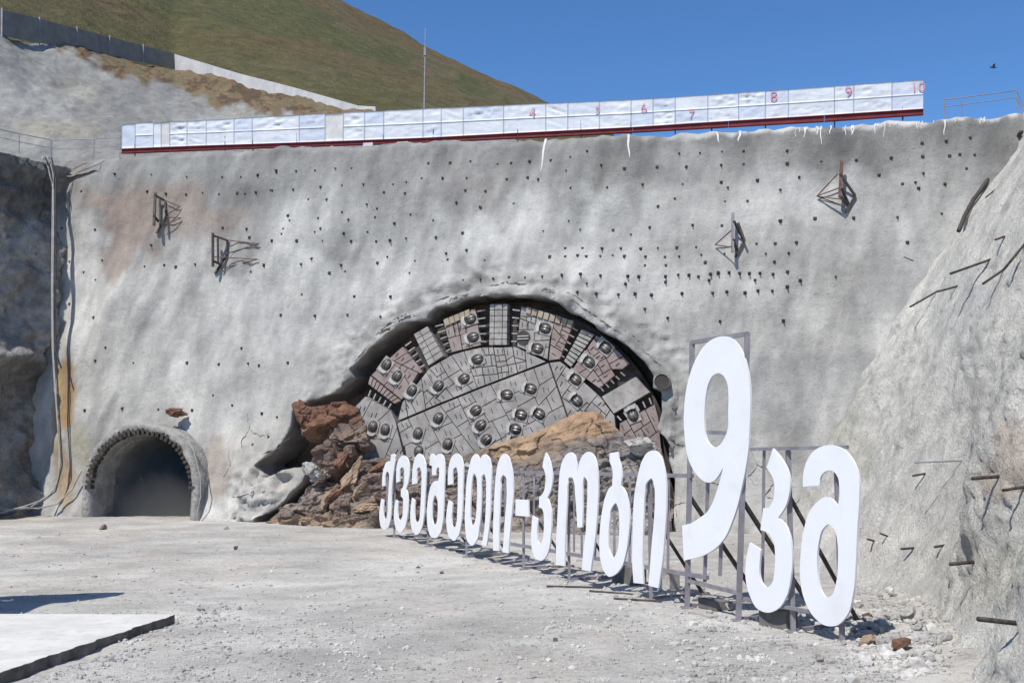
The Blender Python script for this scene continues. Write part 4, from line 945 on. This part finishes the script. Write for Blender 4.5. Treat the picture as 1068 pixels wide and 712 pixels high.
for x in (404, 421, 441, 452, 462, 478, 487, 503, 516, 527, 546, 557, 571, 599, 607, 621, 641, 657, 679, 697):
    mb = MB(); mb.bar(f_pt(x, RT(x)), f_pt(x - .3, RB(x)), .065); mb.build('upright', M['frame'], word)
def leg(px_, py_top, parent, brace=True, w=.085, ht=.72, back=1.7):
    t = f_pt(px_, py_top, FO + .09); b = gfoot(t); mb = MB(); mb.bar(b, t, w); mb.build('post', M['frame'], parent)
    mb = MB(); mb.box(b + Vector((0, 0, .03)), (.28, .28, .03)); mb.bar(b + Vector((0, 0, .06)), gfoot(b - SN * (back + .2)) + Vector((0, 0, .06)), .08); mb.build('foot', M['frame'], parent)
    if brace:
        e = gfoot(b - SN * back) + Vector((0, 0, .06)); mb = MB(); mb.bar(b.lerp(t, ht), e, .07); mb.build('brace', M['darksteel'], parent)
    return b
for x in (412, 447, 487, 546, 593, 677): leg(x, RT(x), word)
nine = thing('number_sign', 'giant white cut-out numeral 9, tallest of the sign, on its own tall steel frame', 'sign', gfoot(f_pt(745, 600)))
letter(GL[12], nine, 'numeral')
for (x0, y0, x1, y1) in ((722, 356, 716, 600), (779.5, 347, 769, 600)):
    t = f_pt(x0, y0); b = gfoot(f_pt(x1, y1)); mb = MB(); mb.bar(b, t, .12); mb.build('post', M['frame'], nine)
    e = gfoot(b - SN * 2.3) + Vector((0, 0, .05)); mb = MB(); mb.bar(b.lerp(t, .42), e, .085); mb.build('brace', M['darksteel'], nine)
    mb = MB(); mb.box(b + Vector((0, 0, .04)), (.3, .3, .04)); mb.bar(b + Vector((0, 0, .07)), e, .08); mb.build('foot', M['frame'], nine)
for (a, b, w) in (((722, 357), (779.5, 348), .10), ((717, 605), (770, 618), .09), ((720, 450), (775, 452), .09)):
    mb = MB(); mb.bar(f_pt(*a), f_pt(*b), w); mb.build('rail', M['frame'], nine)
for (x0, y0, x1, y1) in ((739, 480, 735, 606), (755, 470, 751, 600)):
    mb = MB(); mb.bar(f_pt(x0, y0, FO + .1), f_pt(x1, y1, FO + .1), .08); mb.build('upright', M['frame'], nine)
km = thing('unit_sign', 'two white Georgian unit letters at the near end of the sign, right of the numeral', 'sign', gfoot(f_pt(840, 655)))
letter(GL[13], km, 'letter', 'pointed white 3 shape beside the numeral'); letter(GL[14], km, 'letter', 'nearest white letter, hooked top over a closed ring')
for (a, b) in (((776, 468.5), (884, 466)), ((776, 624), (862, 641))):
    mb = MB(); mb.bar(f_pt(*a), f_pt(*b), .075); mb.build('rail', M['frame'], km)
leg(822, 468, km, True, .10, .74, 1.9); leg(872, 467, km, False, .10, .74, .6)
mb = MB(); mb.bar(f_pt(797, 468.5, FO + .08), f_pt(795, 627, FO + .08), .06); mb.build('upright', M['frame'], km)
# ballast laid on the sign's feet, boards and blocks beside it
def block(px_, py_, size, m, name, label, cat, rz=.9, z=0.0):
    p = g_pt(px_, py_); mb = MB(); ax = (Vector((math.cos(rz), math.sin(rz), 0)), Vector((-math.sin(rz), math.cos(rz), 0)), Vector((0, 0, 1)))
    mb.box(p + Vector((0, 0, size[2] / 2 - .02 + z)), size, ax); o = mb.build(name, M[m], None, origin=p)
    bv = o.modifiers.new('b', 'BEVEL'); bv.width = .02; bv.segments = 2; return tag(o, label, cat)
block(656, 607, (1.0, .55, .52), 'ballast', 'ballast_block', 'dark block weighing down the frame behind the ring letter with a stem', 'block', -1.0)
block(693, 613, (.75, .5, .55), 'greyrock', 'ballast_block', 'grey concrete block behind the foot of the last word letter', 'block', -.8)
block(744, 634, (.75, .38, .25), 'ballast', 'ballast_block', 'dark hollow block on the ground under the giant numeral', 'block', -1.1)
block(812, 653, (.75, .45, .42), 'ballast', 'ballast_block', 'dark block under the pointed letter beside the giant numeral', 'block', -.9)
def board(x0, y0, x1, y1, w, label, m='timber', th=.04, name='board'):
    a = g_pt(x0, y0, .03); b = g_pt(x1, y1, .03); mb = MB(); mb.bar(a, b, w, th); tag(mb.build(name, M[m]), label, 'board' if name == 'board' else 'rod')
board(718, 638, 745, 644, .22, 'pale board on the ground below the giant numeral')
board(507, 583, 538, 584, .16, 'short pale board at the foot of the tall arch before the hyphen')
board(570, 612, 630, 613.5, .05, 'thin steel rod on the ground under the double arch letter', 'darksteel', .05, 'steel_rod')
board(468, 574, 486, 575, .05, 'thin steel rod on the ground near the fifth letter', 'darksteel', .05, 'steel_rod')
board(615, 617, 664, 621, .05, 'thin steel rod lying in front of the dark ballast block', 'darksteel', .05, 'steel_rod')
board(640, 625, 690, 628, .05, 'thin steel rod nearest the camera below the last word letter', 'darksteel', .05, 'steel_rod')

# ------------------------------------------------------------------ crest screen with red beam and painted numbers
BO = WO + WV * 20 + WIN * .9
BO.z = 0
def b_pt(px_, py_, d=0.0): return on_plane(px_, py_, BO - WIN * d, WIN)
BT = lambda x: np.interp(x, [127, 200, 320, 445, 560, 650, 700, 800, 963], [129.5, 126, 119.5, 113.5, 108.5, 104.5, 101.5, 95, 83.5])
BM = lambda x: np.interp(x, [127, 200, 300, 445, 540, 660, 720, 840, 963], [155, 152, 149, 143.5, 138.5, 132.5, 128.5, 121.3, 113.4])
BB = lambda x: np.interp(x, [127, 200, 300, 445, 540, 660, 720, 840, 963], [160, 156.8, 153.5, 148.7, 144, 138, 134.5, 128, 119.5])
screen = thing('banner_screen', 'long white sheeted screen on a red steel beam along the crest of the wall', 'screen', b_pt(545, 145))
xb = [127, 141, 160, 168, 177, 195, 215, 244, 263, 312, 339, 358, 380, 400, 441, 460, 483, 525, 569, 592, 625, 658, 681, 704, 738, 770, 798, 822, 870, 890, 930, 963]
random.seed(9)
for x0, x1 in zip(xb, xb[1:]):
    grey = (x0 in (168, 339)); dz = random.uniform(-.5, .5); n = max(4, int((x1 - x0) / 1.5)); mq = 9
    halves = [(0, 1)] if grey or x1 - x0 < 15 else [(0, .5), (.5, 1)]
    for (h0, h1) in halves:
        vs = []; ph = random.uniform(0, 60); ang = random.choice((.25, .45, -.3, .6)); k_ = random.uniform(.3, 1)
        for j in range(mq):
            for i in range(n + 1):
                x = x0 + .12 + (x1 - x0 - .24) * i / n; yb, yt = BM(x), BT(x) + dz * .4; q = h0 + (h1 - h0) * (j / (mq - 1)); q = q - .012 * (h1 < 1) * (j == mq - 1)
                e = math.sin(math.pi * i / n) ** .5 * math.sin(math.pi * j / (mq - 1)) ** .5 if 0 < i < n and 0 < j < mq - 1 else 0; y = yb + (yt - yb) * q
                d = 0 if grey else e * k_ * (.5 if any(x0 <= c_ <= x1 for c_ in (555, 623, 671, 721, 807, 885, 957)) else 1.15) * (.10 * mnoise.noise(Vector((x * .10 + y * ang, y * .25 - x * .05, ph))) + .05 * mnoise.noise(Vector((x * .3 + y * ang * 2, y * .3, ph))))
                vs.append(b_pt(x, y, d + .0))
        nf = grid_faces(n + 1, mq); k = len(vs); back = [v + WIN * .04 for v in vs]
        fs = nf + [tuple(i + k for i in f[::-1]) for f in nf]
        rim = list(range(n + 1)) + [(j + 1) * (n + 1) - 1 for j in range(1, mq)] + list(range((mq - 1) * (n + 1) + n - 1, (mq - 1) * (n + 1) - 1, -1)) + [j * (n + 1) for j in range(mq - 2, 0, -1)]
        fs += [(rim[i], rim[(i + 1) % len(rim)], rim[(i + 1) % len(rim)] + k, rim[i] + k) for i in range(len(rim))]
        o = mesh('panel', vs + back, fs, M['banner2'] if grey else M[random.choice(('banner', 'banner', 'bannerblue'))], screen, True)
        if grey: o['label'] = 'plain grey panel'
for x0, x1 in zip([127, 240, 340, 445, 540, 660, 760, 860], [239.5, 339.5, 444.5, 539.5, 659.5, 759.5, 859.5, 963]):
    a0, a1 = b_pt(x0, BM(x0) + .6), b_pt(x1, BM(x1) + .6); c0, c1 = b_pt(x0, BB(x0)), b_pt(x1, BB(x1)); h = (a0 - c0).length
    mb = MB(); mb.bar(a0.lerp(c0, .5), a1.lerp(c1, .5), .05, h * .8)
    mb.bar(a0 + WIN * 0 - Vector((0, 0, .02)), a1 - Vector((0, 0, .02)), .22, .035); mb.bar(c0, c1, .24, .035); mb.build('beam', M['red'], screen)
for x in (141, 235, 264, 310, 400, 452, 540, 606, 658, 704, 742, 798, 870, 941):
    p = b_pt(x, BB(x)); q = Vector((p.x, p.y, p.z - (.35 if x < 690 else .85))) ; mb = MB(); mb.bar(q, b_pt(x, BT(x) + 1, -.08), .06); mb.build('post', M['darksteel'], screen)
def digit(txt, px_, py_, hpx, rot=0.0):
    cu = bpy.data.curves.new('digit', 'FONT'); cu.body = txt; cu.size = 1; cu.align_x = 'CENTER'; cu.align_y = 'CENTER'; cu.offset = -.012; cu.extrude = .006
    o = bpy.data.objects.new('number', cu); COL.objects.link(o)
    me = bpy.data.meshes.new_from_object(o.evaluated_get(bpy.context.evaluated_depsgraph_get())); bpy.data.objects.remove(o)
    p = b_pt(px_, py_, .055); sc = (b_pt(px_, py_ - hpx / 2, .055) - b_pt(px_, py_ + hpx / 2, .055)).length / .7
    V_ = [p + WU * v.co.x * sc * 1.0 + Vector((0, 0, 1)) * (v.co.y * sc) - WIN * v.co.z for v in me.vertices]
    mesh('number', V_, [tuple(f.vertices) for f in me.polygons], M['redmark'], screen)
for t, x, y, h in (('4', 555, 118.5, 11), ('5', 623, 115, 7), ('6', 671.5, 113, 10), ('7', 721.5, 120, 9), ('8', 807, 101, 11), ('9', 885, 96.5, 11), ('10', 957.5, 91.5, 10)): digit(t, x, y, h)
# pale packing blocks under the beam
for x, y, w, lb in ((384, 150.6, 10, 'short white packing board under the red beam, left of its pair'), (420, 149.5, 11, 'short white packing board under the red beam, right of its pair')):
    a, b = b_pt(x - w / 2, y + .6, .3), b_pt(x + w / 2, y, .3); mb = MB(); mb.bar(a, b, .1, .2); tag(mb.build('packing_board', M['fencewhite']), lb, 'board')
# ------------------------------------------------------------------ steel brackets on the wall
def bracket(label, posts, bars, stays, m='darksteel'):
    """posts/bars/stays: segments given as (px, py, distance from wall) pairs"""
    def P(q): return wall_xyz(q[0], q[1], 0) if q[2] == 0 else (lambda s: w_pt(s[0], s[1], q[2] + float(wall_disp(*w_st(q[0], q[1])))))(st_off(q))
    def st_off(q):
        PP = on_plane(q[0], q[1], WO + WN * (q[2] + float(wall_disp(*w_st(q[0], q[1])))), WN) - WO; return PP.dot(WU), PP.dot(WV)
    t = thing('wall_bracket', label, 'bracket', P(posts[0][0]))
    for a, b in posts: mb = MB(); mb.bar(P(a), P(b), .13); mb.build('post', M[m], t)
    for a, b in bars: mb = MB(); mb.bar(P(a) + WN * .09, P(b) + WN * .09, .10); mb.build('arm', M['darksteel'], t)
    for a, b in stays: mb = MB(); mb.tube([P(a) + WN * .12, P(b) + WN * .12], .03, 6); mb.build('stay', M['rust'], t)
D1 = .55
bracket('dark steel bracket frame highest on the left of the wall', [((162, 201, D1), (160.5, 235, D1))], [((162, 204, D1), (173, 210, 0)), ((161, 225, D1), (167, 232, 0)), ((167.5, 208, .5), (168, 231, .4)), ((173, 210, .02), (174.5, 226, .02)), ((174.5, 226, .02), (164, 244, .02))],
        [((174, 210, .1), (189, 216, .02)), ((176, 224, .1), (189, 216, .02)), ((175, 227, .1), (190, 228, .02)), ((171, 236, .1), (190, 228, .02))])
bracket('dark steel bracket with long stays, lower on the left of the wall', [((222, 243, D1), (222, 278, D1))], [((223, 246, D1), (238, 251, 0)), ((223, 272.5, D1), (228.5, 275, 0)), ((228, 249, .5), (228.5, 274, .4)), ((238, 251, .02), (236.5, 268, .02)), ((236.5, 268, .02), (225, 286, .02))],
        [((238, 251, .1), (271, 255, .02)), ((238, 265, .1), (271, 255, .02)), ((223, 268.5, .4), (270, 271, .02)), ((231, 281, .1), (270, 271, .02))])
bracket('reddish steel bracket with fanned stays high on the right of the wall', [((878, 168, D1), (876, 206, D1))], [((876, 182, D1), (892, 205, 0)), ((878, 197, D1), (885, 214, 0)), ((892, 205, .03), (882, 222, .03)), ((876, 206, D1), (885, 214, 0))],
        [((852, 205.5, .02), (874, 182, D1)), ((852, 205.5, .02), (875, 197, D1)), ((852, 205.5, .02), (878, 209, .6)), ((852, 205.5, .02), (881, 216, .3))], 'rust')
bracket('grey steel bracket with two stays, middle right of the wall', [((764.5, 222, D1), (764, 263, D1))], [((765.5, 231, D1), (776, 252, 0)), ((770, 233, .5), (777, 252, .3)), ((765, 250, D1), (769, 263, 0)), ((776, 252, .03), (767, 269, .03))],
        [((746, 256, .02), (763, 241, D1)), ((746, 256, .02), (763, 258.5, D1))], 'frame')

# ------------------------------------------------------------------ fences, mast, railings
t = thing('sheet_fence', 'dark grey sheet fence running down the hillside at upper left', 'fence', at_y(90, 60, 92))
ft = lambda x: np.interp(x, [-200, 0, 42, 80, 115, 150, 182], [-45, 10, 20, 30, 39, 48, 56.5])
fxs = [-200, -120, -60, 3, 42, 81, 115, 150, 182]
for x0, x1 in zip(fxs, fxs[1:]):
    a, b = at_y(x0, fy(x0) + 1, fd(x0) - .4), at_y(x1, fy(x1) + 1, fd(x1) - .4); ta, tb = at_y(x0, ft(x0), fd(x0) - .4), at_y(x1, ft(x1), fd(x1) - .4)
    n = (b - a).cross(ta - a).normalized() * .03; mb = MB(); mb.add([a + n, b + n, tb + n, ta + n, a - n, b - n, tb - n, ta - n], [(0, 1, 2, 3), (7, 6, 5, 4), (0, 4, 5, 1), (1, 5, 6, 2), (2, 6, 7, 3), (3, 7, 4, 0)]); mb.build('sheet', M['fencegrey'], t)
    mb = MB(); mb.bar(a - Vector((0, .15, .3)), ta - Vector((0, .15, -.1)), .12); mb.build('post', M['frame'], t)
t = thing('panel_fence', 'pale grey panel fence slanting down to the white screen', 'fence', at_y(290, 95, 93))
ft2 = lambda x: np.interp(x, [182, 250, 300, 378], [56.5, 77, 89.5, 111.5]); fxs = np.linspace(182, 392, 13)
for x0, x1 in zip(fxs, fxs[1:]):
    a, b = at_y(x0, fy(x0) + 3, fd(x0) - .4), at_y(x1 - .15, fy(x1) + 3, fd(x1) - .4); ta, tb = at_y(x0, ft2(x0), fd(x0) - .4), at_y(x1 - .15, ft2(x1), fd(x1) - .4)
    n = (b - a).cross(ta - a).normalized() * .05; mb = MB(); mb.add([a + n, b + n, tb + n, ta + n, a - n, b - n, tb - n, ta - n], [(0, 1, 2, 3), (7, 6, 5, 4), (0, 4, 5, 1), (1, 5, 6, 2), (2, 6, 7, 3), (3, 7, 4, 0)]); mb.build('panel', M['fencewhite'], t)
mb = MB(); a = at_y(442.3, 125, 60); b = at_y(443.7, 30, 60); mb.tube([a, a.lerp(b, .5), b], .06, 6, r1=.035)
mb.tube([a.lerp(b, .7), a.lerp(b, .7) + Vector((0, 0, .5))], .09, 6)
tag(mb.build('mast', M['frame']), 'thin tall grey mast behind the white screen against the grassy hill', 'mast')
def railing(label, tops, drop, Yf, mid=.5):
    t = thing('guard_rail', label, 'railing', at_y(tops[0][0], tops[0][1] + drop, Yf(tops[0][0])))
    P = [at_y(x, y, Yf(x)) for x, y in tops]; Q = [at_y(x, y + drop, Yf(x)) for x, y in tops]
    mb = MB(); mb.tube(P, .026, 6); mb.build('top_rail', M['frame'], t); mb = MB(); mb.tube([p.lerp(q, mid) for p, q in zip(P, Q)], .02, 6); mb.build('mid_rail', M['frame'], t)
    for p, q in zip(P, Q): mb = MB(); mb.tube([p, q - Vector((0, 0, .2))], .03, 6); mb.build('post', M['frame'], t)
railing('dark tube railing above the shaded rock at far left', [(-60, 121), (-18, 131), (20, 139.5), (53, 146)], 17, lambda x: np.interp(x, [-60, 53], [57.5, 61.6]))
railing('thin tube railing between the cable drop and the white screen', [(54, 146.5), (98, 145), (125, 143.5)], 18, lambda x: 62.2)
railing('thin tube railing on the skyline at the right end of the wall crest', [(985, 104), (1003, 102), (1060, 94.5), (1066, 108)], 15, lambda x: 51.5)

# ------------------------------------------------------------------ cables down the left corner
t = thing('cable_run', 'bundle of pale and dark cables hanging down the left corner of the wall', 'cable', at_y(55, 540, 56))
CB = [([(44, 163), (50, 174), (55, 195), (54.5, 240), (54, 300), (54.5, 360), (57, 400), (60, 440), (63, 480), (60, 505), (48, 520), (25, 528), (-5, 536)], 'palecable', .045), ([(47, 164), (54, 178), (57, 200), (57, 260), (56, 330), (57, 362), (60, 400), (63, 450), (65, 485), (58, 512), (40, 526), (10, 536), (-5, 538)], 'cable', .045),
      ([(51, 164), (55.5, 182), (56, 230), (55.2, 300), (55.8, 370), (59, 420), (62, 470), (61, 500), (52, 515), (30, 530), (5, 531)], 'palecable', .045), ([(54, 165), (58, 187), (58.5, 250), (57.6, 320), (58, 366), (64, 384)], 'cable', .045),
      ([(85, 490), (75, 510), (60, 525), (40, 530), (20, 529)], 'palecable', .05)]
for pts, m, r in CB:
    pp = []
    for a, b in zip(pts, pts[1:]):
        for q in np.linspace(0, 1, 5)[:-1]: pp.append((a[0] + (b[0] - a[0]) * q, a[1] + (b[1] - a[1]) * q))
    pp.append(pts[-1]); mb = MB(); mb.tube([at_y(x, y, np.interp(y, [150, 300, 540], [62.0, 60.8, 59.4]) - max(0, 54 - x) * .03) for x, y in pp], r, 6); mb.build('cable', M[m], t, True)

# ------------------------------------------------------------------ concrete slab, front left
a = on_z(184, 640, .2); b = on_z(0, 700, .2); d = (b - a).normalized(); b2 = a + d * 14; w = Vector((-1, .015, 0))
out = []
for k in range(121):
    p = a.lerp(b2, k / 120); j = .07 * mnoise.noise(p * 2.2) + .05 * mnoise.noise(p * 7); out.append(p + Vector((j, 0, 0)))
ring_ = out + [b2 + w * 16, a + w * 16]
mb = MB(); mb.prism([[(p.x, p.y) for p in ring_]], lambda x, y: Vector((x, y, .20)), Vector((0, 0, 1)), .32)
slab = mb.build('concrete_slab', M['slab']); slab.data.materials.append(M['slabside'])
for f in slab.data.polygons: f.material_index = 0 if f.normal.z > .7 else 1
tag(slab, 'pale concrete slab with a ragged shaded edge at lower left', 'slab')
bv = slab.modifiers.new('b', 'BEVEL'); bv.width = .015; bv.segments = 2; bv.limit_method = 'ANGLE'

# ------------------------------------------------------------------ loose stone
rng = np.random.default_rng(4)
ico_v = []; bm = bmesh.new(); bmesh.ops.create_icosphere(bm, subdivisions=1, radius=1); bm.verts.ensure_lookup_table(); ico_v = np.array([v.co[:] for v in bm.verts]); ico_f = [tuple(v.index for v in f.verts) for f in bm.faces]; bm.free()
VV = []; FF = []; nst = 0
def stones(px0, px1, py0, py1, n, smin, smax, keepf=None):
    global nst
    for _ in range(n):
        x, y = rng.uniform(px0, px1), rng.uniform(py0, py1)
        if keepf and not keepf(x, y): continue
        p = on_z(x, y, 0)
        if p.y < 22 and p.x < a.x + (a.y - p.y) * -.14 + .3 and p.y < a.y + .2: continue
        if p.x > float(rs_x(p.y, .05)) + .2: continue
        s = smin * (smax / smin) ** (rng.random() ** 2.2)
        q = ico_v * (s * rng.uniform(.6, 1.2, 3)) * (1 + rng.uniform(-.22, .22, (12, 1))); an = rng.uniform(0, 6.28); ca, sa = math.cos(an), math.sin(an)
        q = q @ np.array([[ca, sa, 0], [-sa, ca, 0], [0, 0, .75]])
        VV.append(q + np.array([p.x, p.y, float(gz(p.x, p.y)) + s * .15])); FF.extend([tuple(i + nst * 12 for i in f) for f in ico_f]); nst += 1
stones(0, 1068, 562, 712, 3200, .02, .08); stones(0, 1068, 640, 712, 4200, .012, .045)
stones(180, 420, 630, 712, 500, .02, .07)
def near_edge(x, y): return abs((y - 643) - (183 - x) * .355) < 26
stones(20, 240, 632, 712, 700, .02, .085, near_edge)
stones(700, 980, 615, 712, 1100, .02, .12, lambda x, y: y > 615 + (980 - x) * .09)
stones(880, 990, 600, 712, 900, .03, .16)
stones(560, 760, 590, 660, 500, .02, .10); stones(420, 900, 560, 660, 700, .03, .14, lambda x, y: abs(y - (560 + (x - 400) * .19)) < 16)
tag(mesh('gravel', np.vstack(VV), FF, M['pebble'], None, False, origin=(0, 25, 0)), 'loose grey gravel scattered over the ground', 'gravel', None, 'stuff')
random.seed(31)
for (x, y, s, k) in [(727, 626, .16, 'greyrock'), (760, 635, .19, 'greyrock'), (733, 615, .12, 'greyrock'), (664, 622, .16, 'greyrock'), (707, 628, .12, 'greyrock'), (792, 648, .14, 'greyrock'), (905, 655, .2, 'greyrock'), (917, 660, .16, 'greyrock'), (935, 648, .2, 'greyrock'), (948, 642, .24, 'greyrock'), (925, 645, .2, 'greyrock'), (905, 645, .18, 'darkrock'), (890, 660, .14, 'greyrock'), (940, 672, .12, 'greyrock'), (880, 672, .1, 'greyrock'), (958, 655, .15, 'greyrock'), (970, 690, .14, 'greyrock'), (960, 675, .12, 'greyrock'), (500, 574, .14, 'greyrock'), (436, 592, .1, 'darkrock'), (461, 598, .09, 'darkrock'), (579, 668, .07, 'darkrock'), (108, 552, .25, 'darkrock'), (236, 552, .2, 'greyrock'), (246, 572, .12, 'darkrock'), (210, 637, .12, 'greyrock'), (224, 640, .09, 'greyrock'), (855, 690, .1, 'greyrock'), (700, 610, .15, 'greyrock')]:
    lab = {'greyrock': 'loose grey stone on the gravel near the sign or slope', 'darkrock': 'loose dark stone on the gravel near the sign or slope'}[k]
    rock(k, g_pt(x, y, s * .3), s, lab, {'greyrock': 'loose grey stones on the ground', 'darkrock': 'loose dark stones on the ground'}[k], 'stone')
p = g_pt(905, 672, .1); rock('brownrock', p, .28, 'flat pinkish tan stone right of the nearest letter', None, 'stone', 3, (1, 1, .5))
p = g_pt(940, 677, .1); rock('rustrock', p, .24, 'rust brown stone at the foot of the right slope', None, 'stone', 4, (1, 1, .7))
# pale outcrop stones on the hill
random.seed(41)
for k in range(22):
    q = random.random(); x = 197 + q * 68 + random.uniform(-4, 4); y = 1 + q * 26 + random.uniform(-3, 3)
    f_ = (fy(x) - y) / max(1, (fy(x) - ridge_y(x))); Yh = (fd(x) + 6) + (300 - fd(x) - 6) * min(1, max(0, f_)) * .75
    rock('greyrock', at_y(x, y, Yh), random.uniform(.35, .8), 'small pale stone in the outcrop on the grassy hill', 'pale stones on the grassy hill', 'stone')

# ------------------------------------------------------------------ bird
p = at_y(1036, 70.5, 58); t = thing('bird', 'small dark bird in the blue sky at upper right', 'bird', p)
mb = MB(); prof = [(-.20, .005), (-.15, .03), (-.06, .06), (.05, .055), (.11, .03), (.15, .035), (.18, .02), (.22, .003)]
n = 10; vs = [p + Vector((x, 0, 0)) + Vector((0, math.cos(2 * math.pi * k / n) * r, math.sin(2 * math.pi * k / n) * r)) for x, r in prof for k in range(n)]
mb.add(vs, [(i * n + k, i * n + (k + 1) % n, (i + 1) * n + (k + 1) % n, (i + 1) * n + k) for i in range(len(prof) - 1) for k in range(n)]); mb.build('body', M['feather'], t, True)
for sgn in (-1, 1):
    mb = MB(); w3 = [(.07, 0, .03), (.05, .16, .12), (-.02, .34, .10), (-.08, .30, .09), (-.07, .12, .10), (-.07, 0, .03)]
    vs = [p + Vector((x, y * sgn, z + dz)) for dz in (0, .012) for x, y, z in w3]; k = len(w3)
    mb.add(vs, [tuple(range(k)), tuple(range(2 * k - 1, k - 1, -1))] + [(i, (i + 1) % k, k + (i + 1) % k, k + i) for i in range(k)]); mb.build('wing', M['feather'], t)

# ------------------------------------------------------------------ unseen digger added left of the frame, its arm shaped to throw the gravel shadow
EB = Vector((-18.5, 24.9, 0)); t = thing('shadow_caster', 'unseen yellow digger added left of the slab to cast the arm shadow on the gravel', 'shadow_caster', EB)
def E(x, y, z): return EB + Vector((x, y, z))
for sy in (-1.1, 1.1):
    mb = MB(); pr_ = [(-1.9, .45), (-1.6, .1), (1.6, .1), (1.9, .45), (1.6, .85), (-1.6, .85)]; mb.prism([pr_], lambda x, z: E(x, sy - .25, z), Vector((0, -1, 0)), .5); mb.build('track', M['rubber'], t)
mb = MB(); mb.prism([[(-2.2, 1.05), (.9, 1.05), (.9, 1.9), (-.4, 2.2), (-2.2, 2.1)]], lambda x, z: E(x, -1.25, z), Vector((0, -1, 0)), 2.5)
mb.tube([E(0, 0, .8), E(0, 0, 1.1)], .7, 16); mb.build('body', M['yellow'], t)
mb = MB(); mb.prism([[(-.3, 1.05), (1.5, 1.05), (1.6, 1.9), (1.3, 2.9), (-.3, 2.9)]], lambda x, z: E(x, .3, z), Vector((0, -1, 0)), -.95); cab = mb.build('cab', M['yellow'], t)
mb = MB(); mb.prism([[(-.1, 1.9), (1.45, 1.9), (1.2, 2.75), (-.1, 2.75)]], lambda x, z: E(x, .28, z), Vector((0, -1, 0)), .02); mb.build('window', M['glass'], cab)
mb = MB(); mb.prism([[(.4, 1.4), (.9, 1.4), (2.6, 5.6), (4.9, 7.0), (4.7, 7.35), (2.2, 6.0)]], lambda x, z: E(x, -.45, z), Vector((0, -1, 0)), .9); mb.build('boom', M['yellow'], t)
mb = MB(); mb.prism([[(4.5, 7.1), (4.8, 7.5), (5.1, 7.1), (4.9, 4.3), (4.6, 4.2)]], lambda x, z: E(x, -.3, z), Vector((0, -1, 0)), .6); mb.build('stick', M['yellow'], t)
mb = MB(); mb.prism([[(4.9, 4.5), (5.2, 3.9), (5.1, 3.0), (4.5, 2.6), (3.7, 2.8), (4.1, 3.3), (4.3, 4.2)]], lambda x, z: E(x, -1.2, z), Vector((0, -1, 0)), 2.2); mb.build('bucket', M['darksteel'], t)
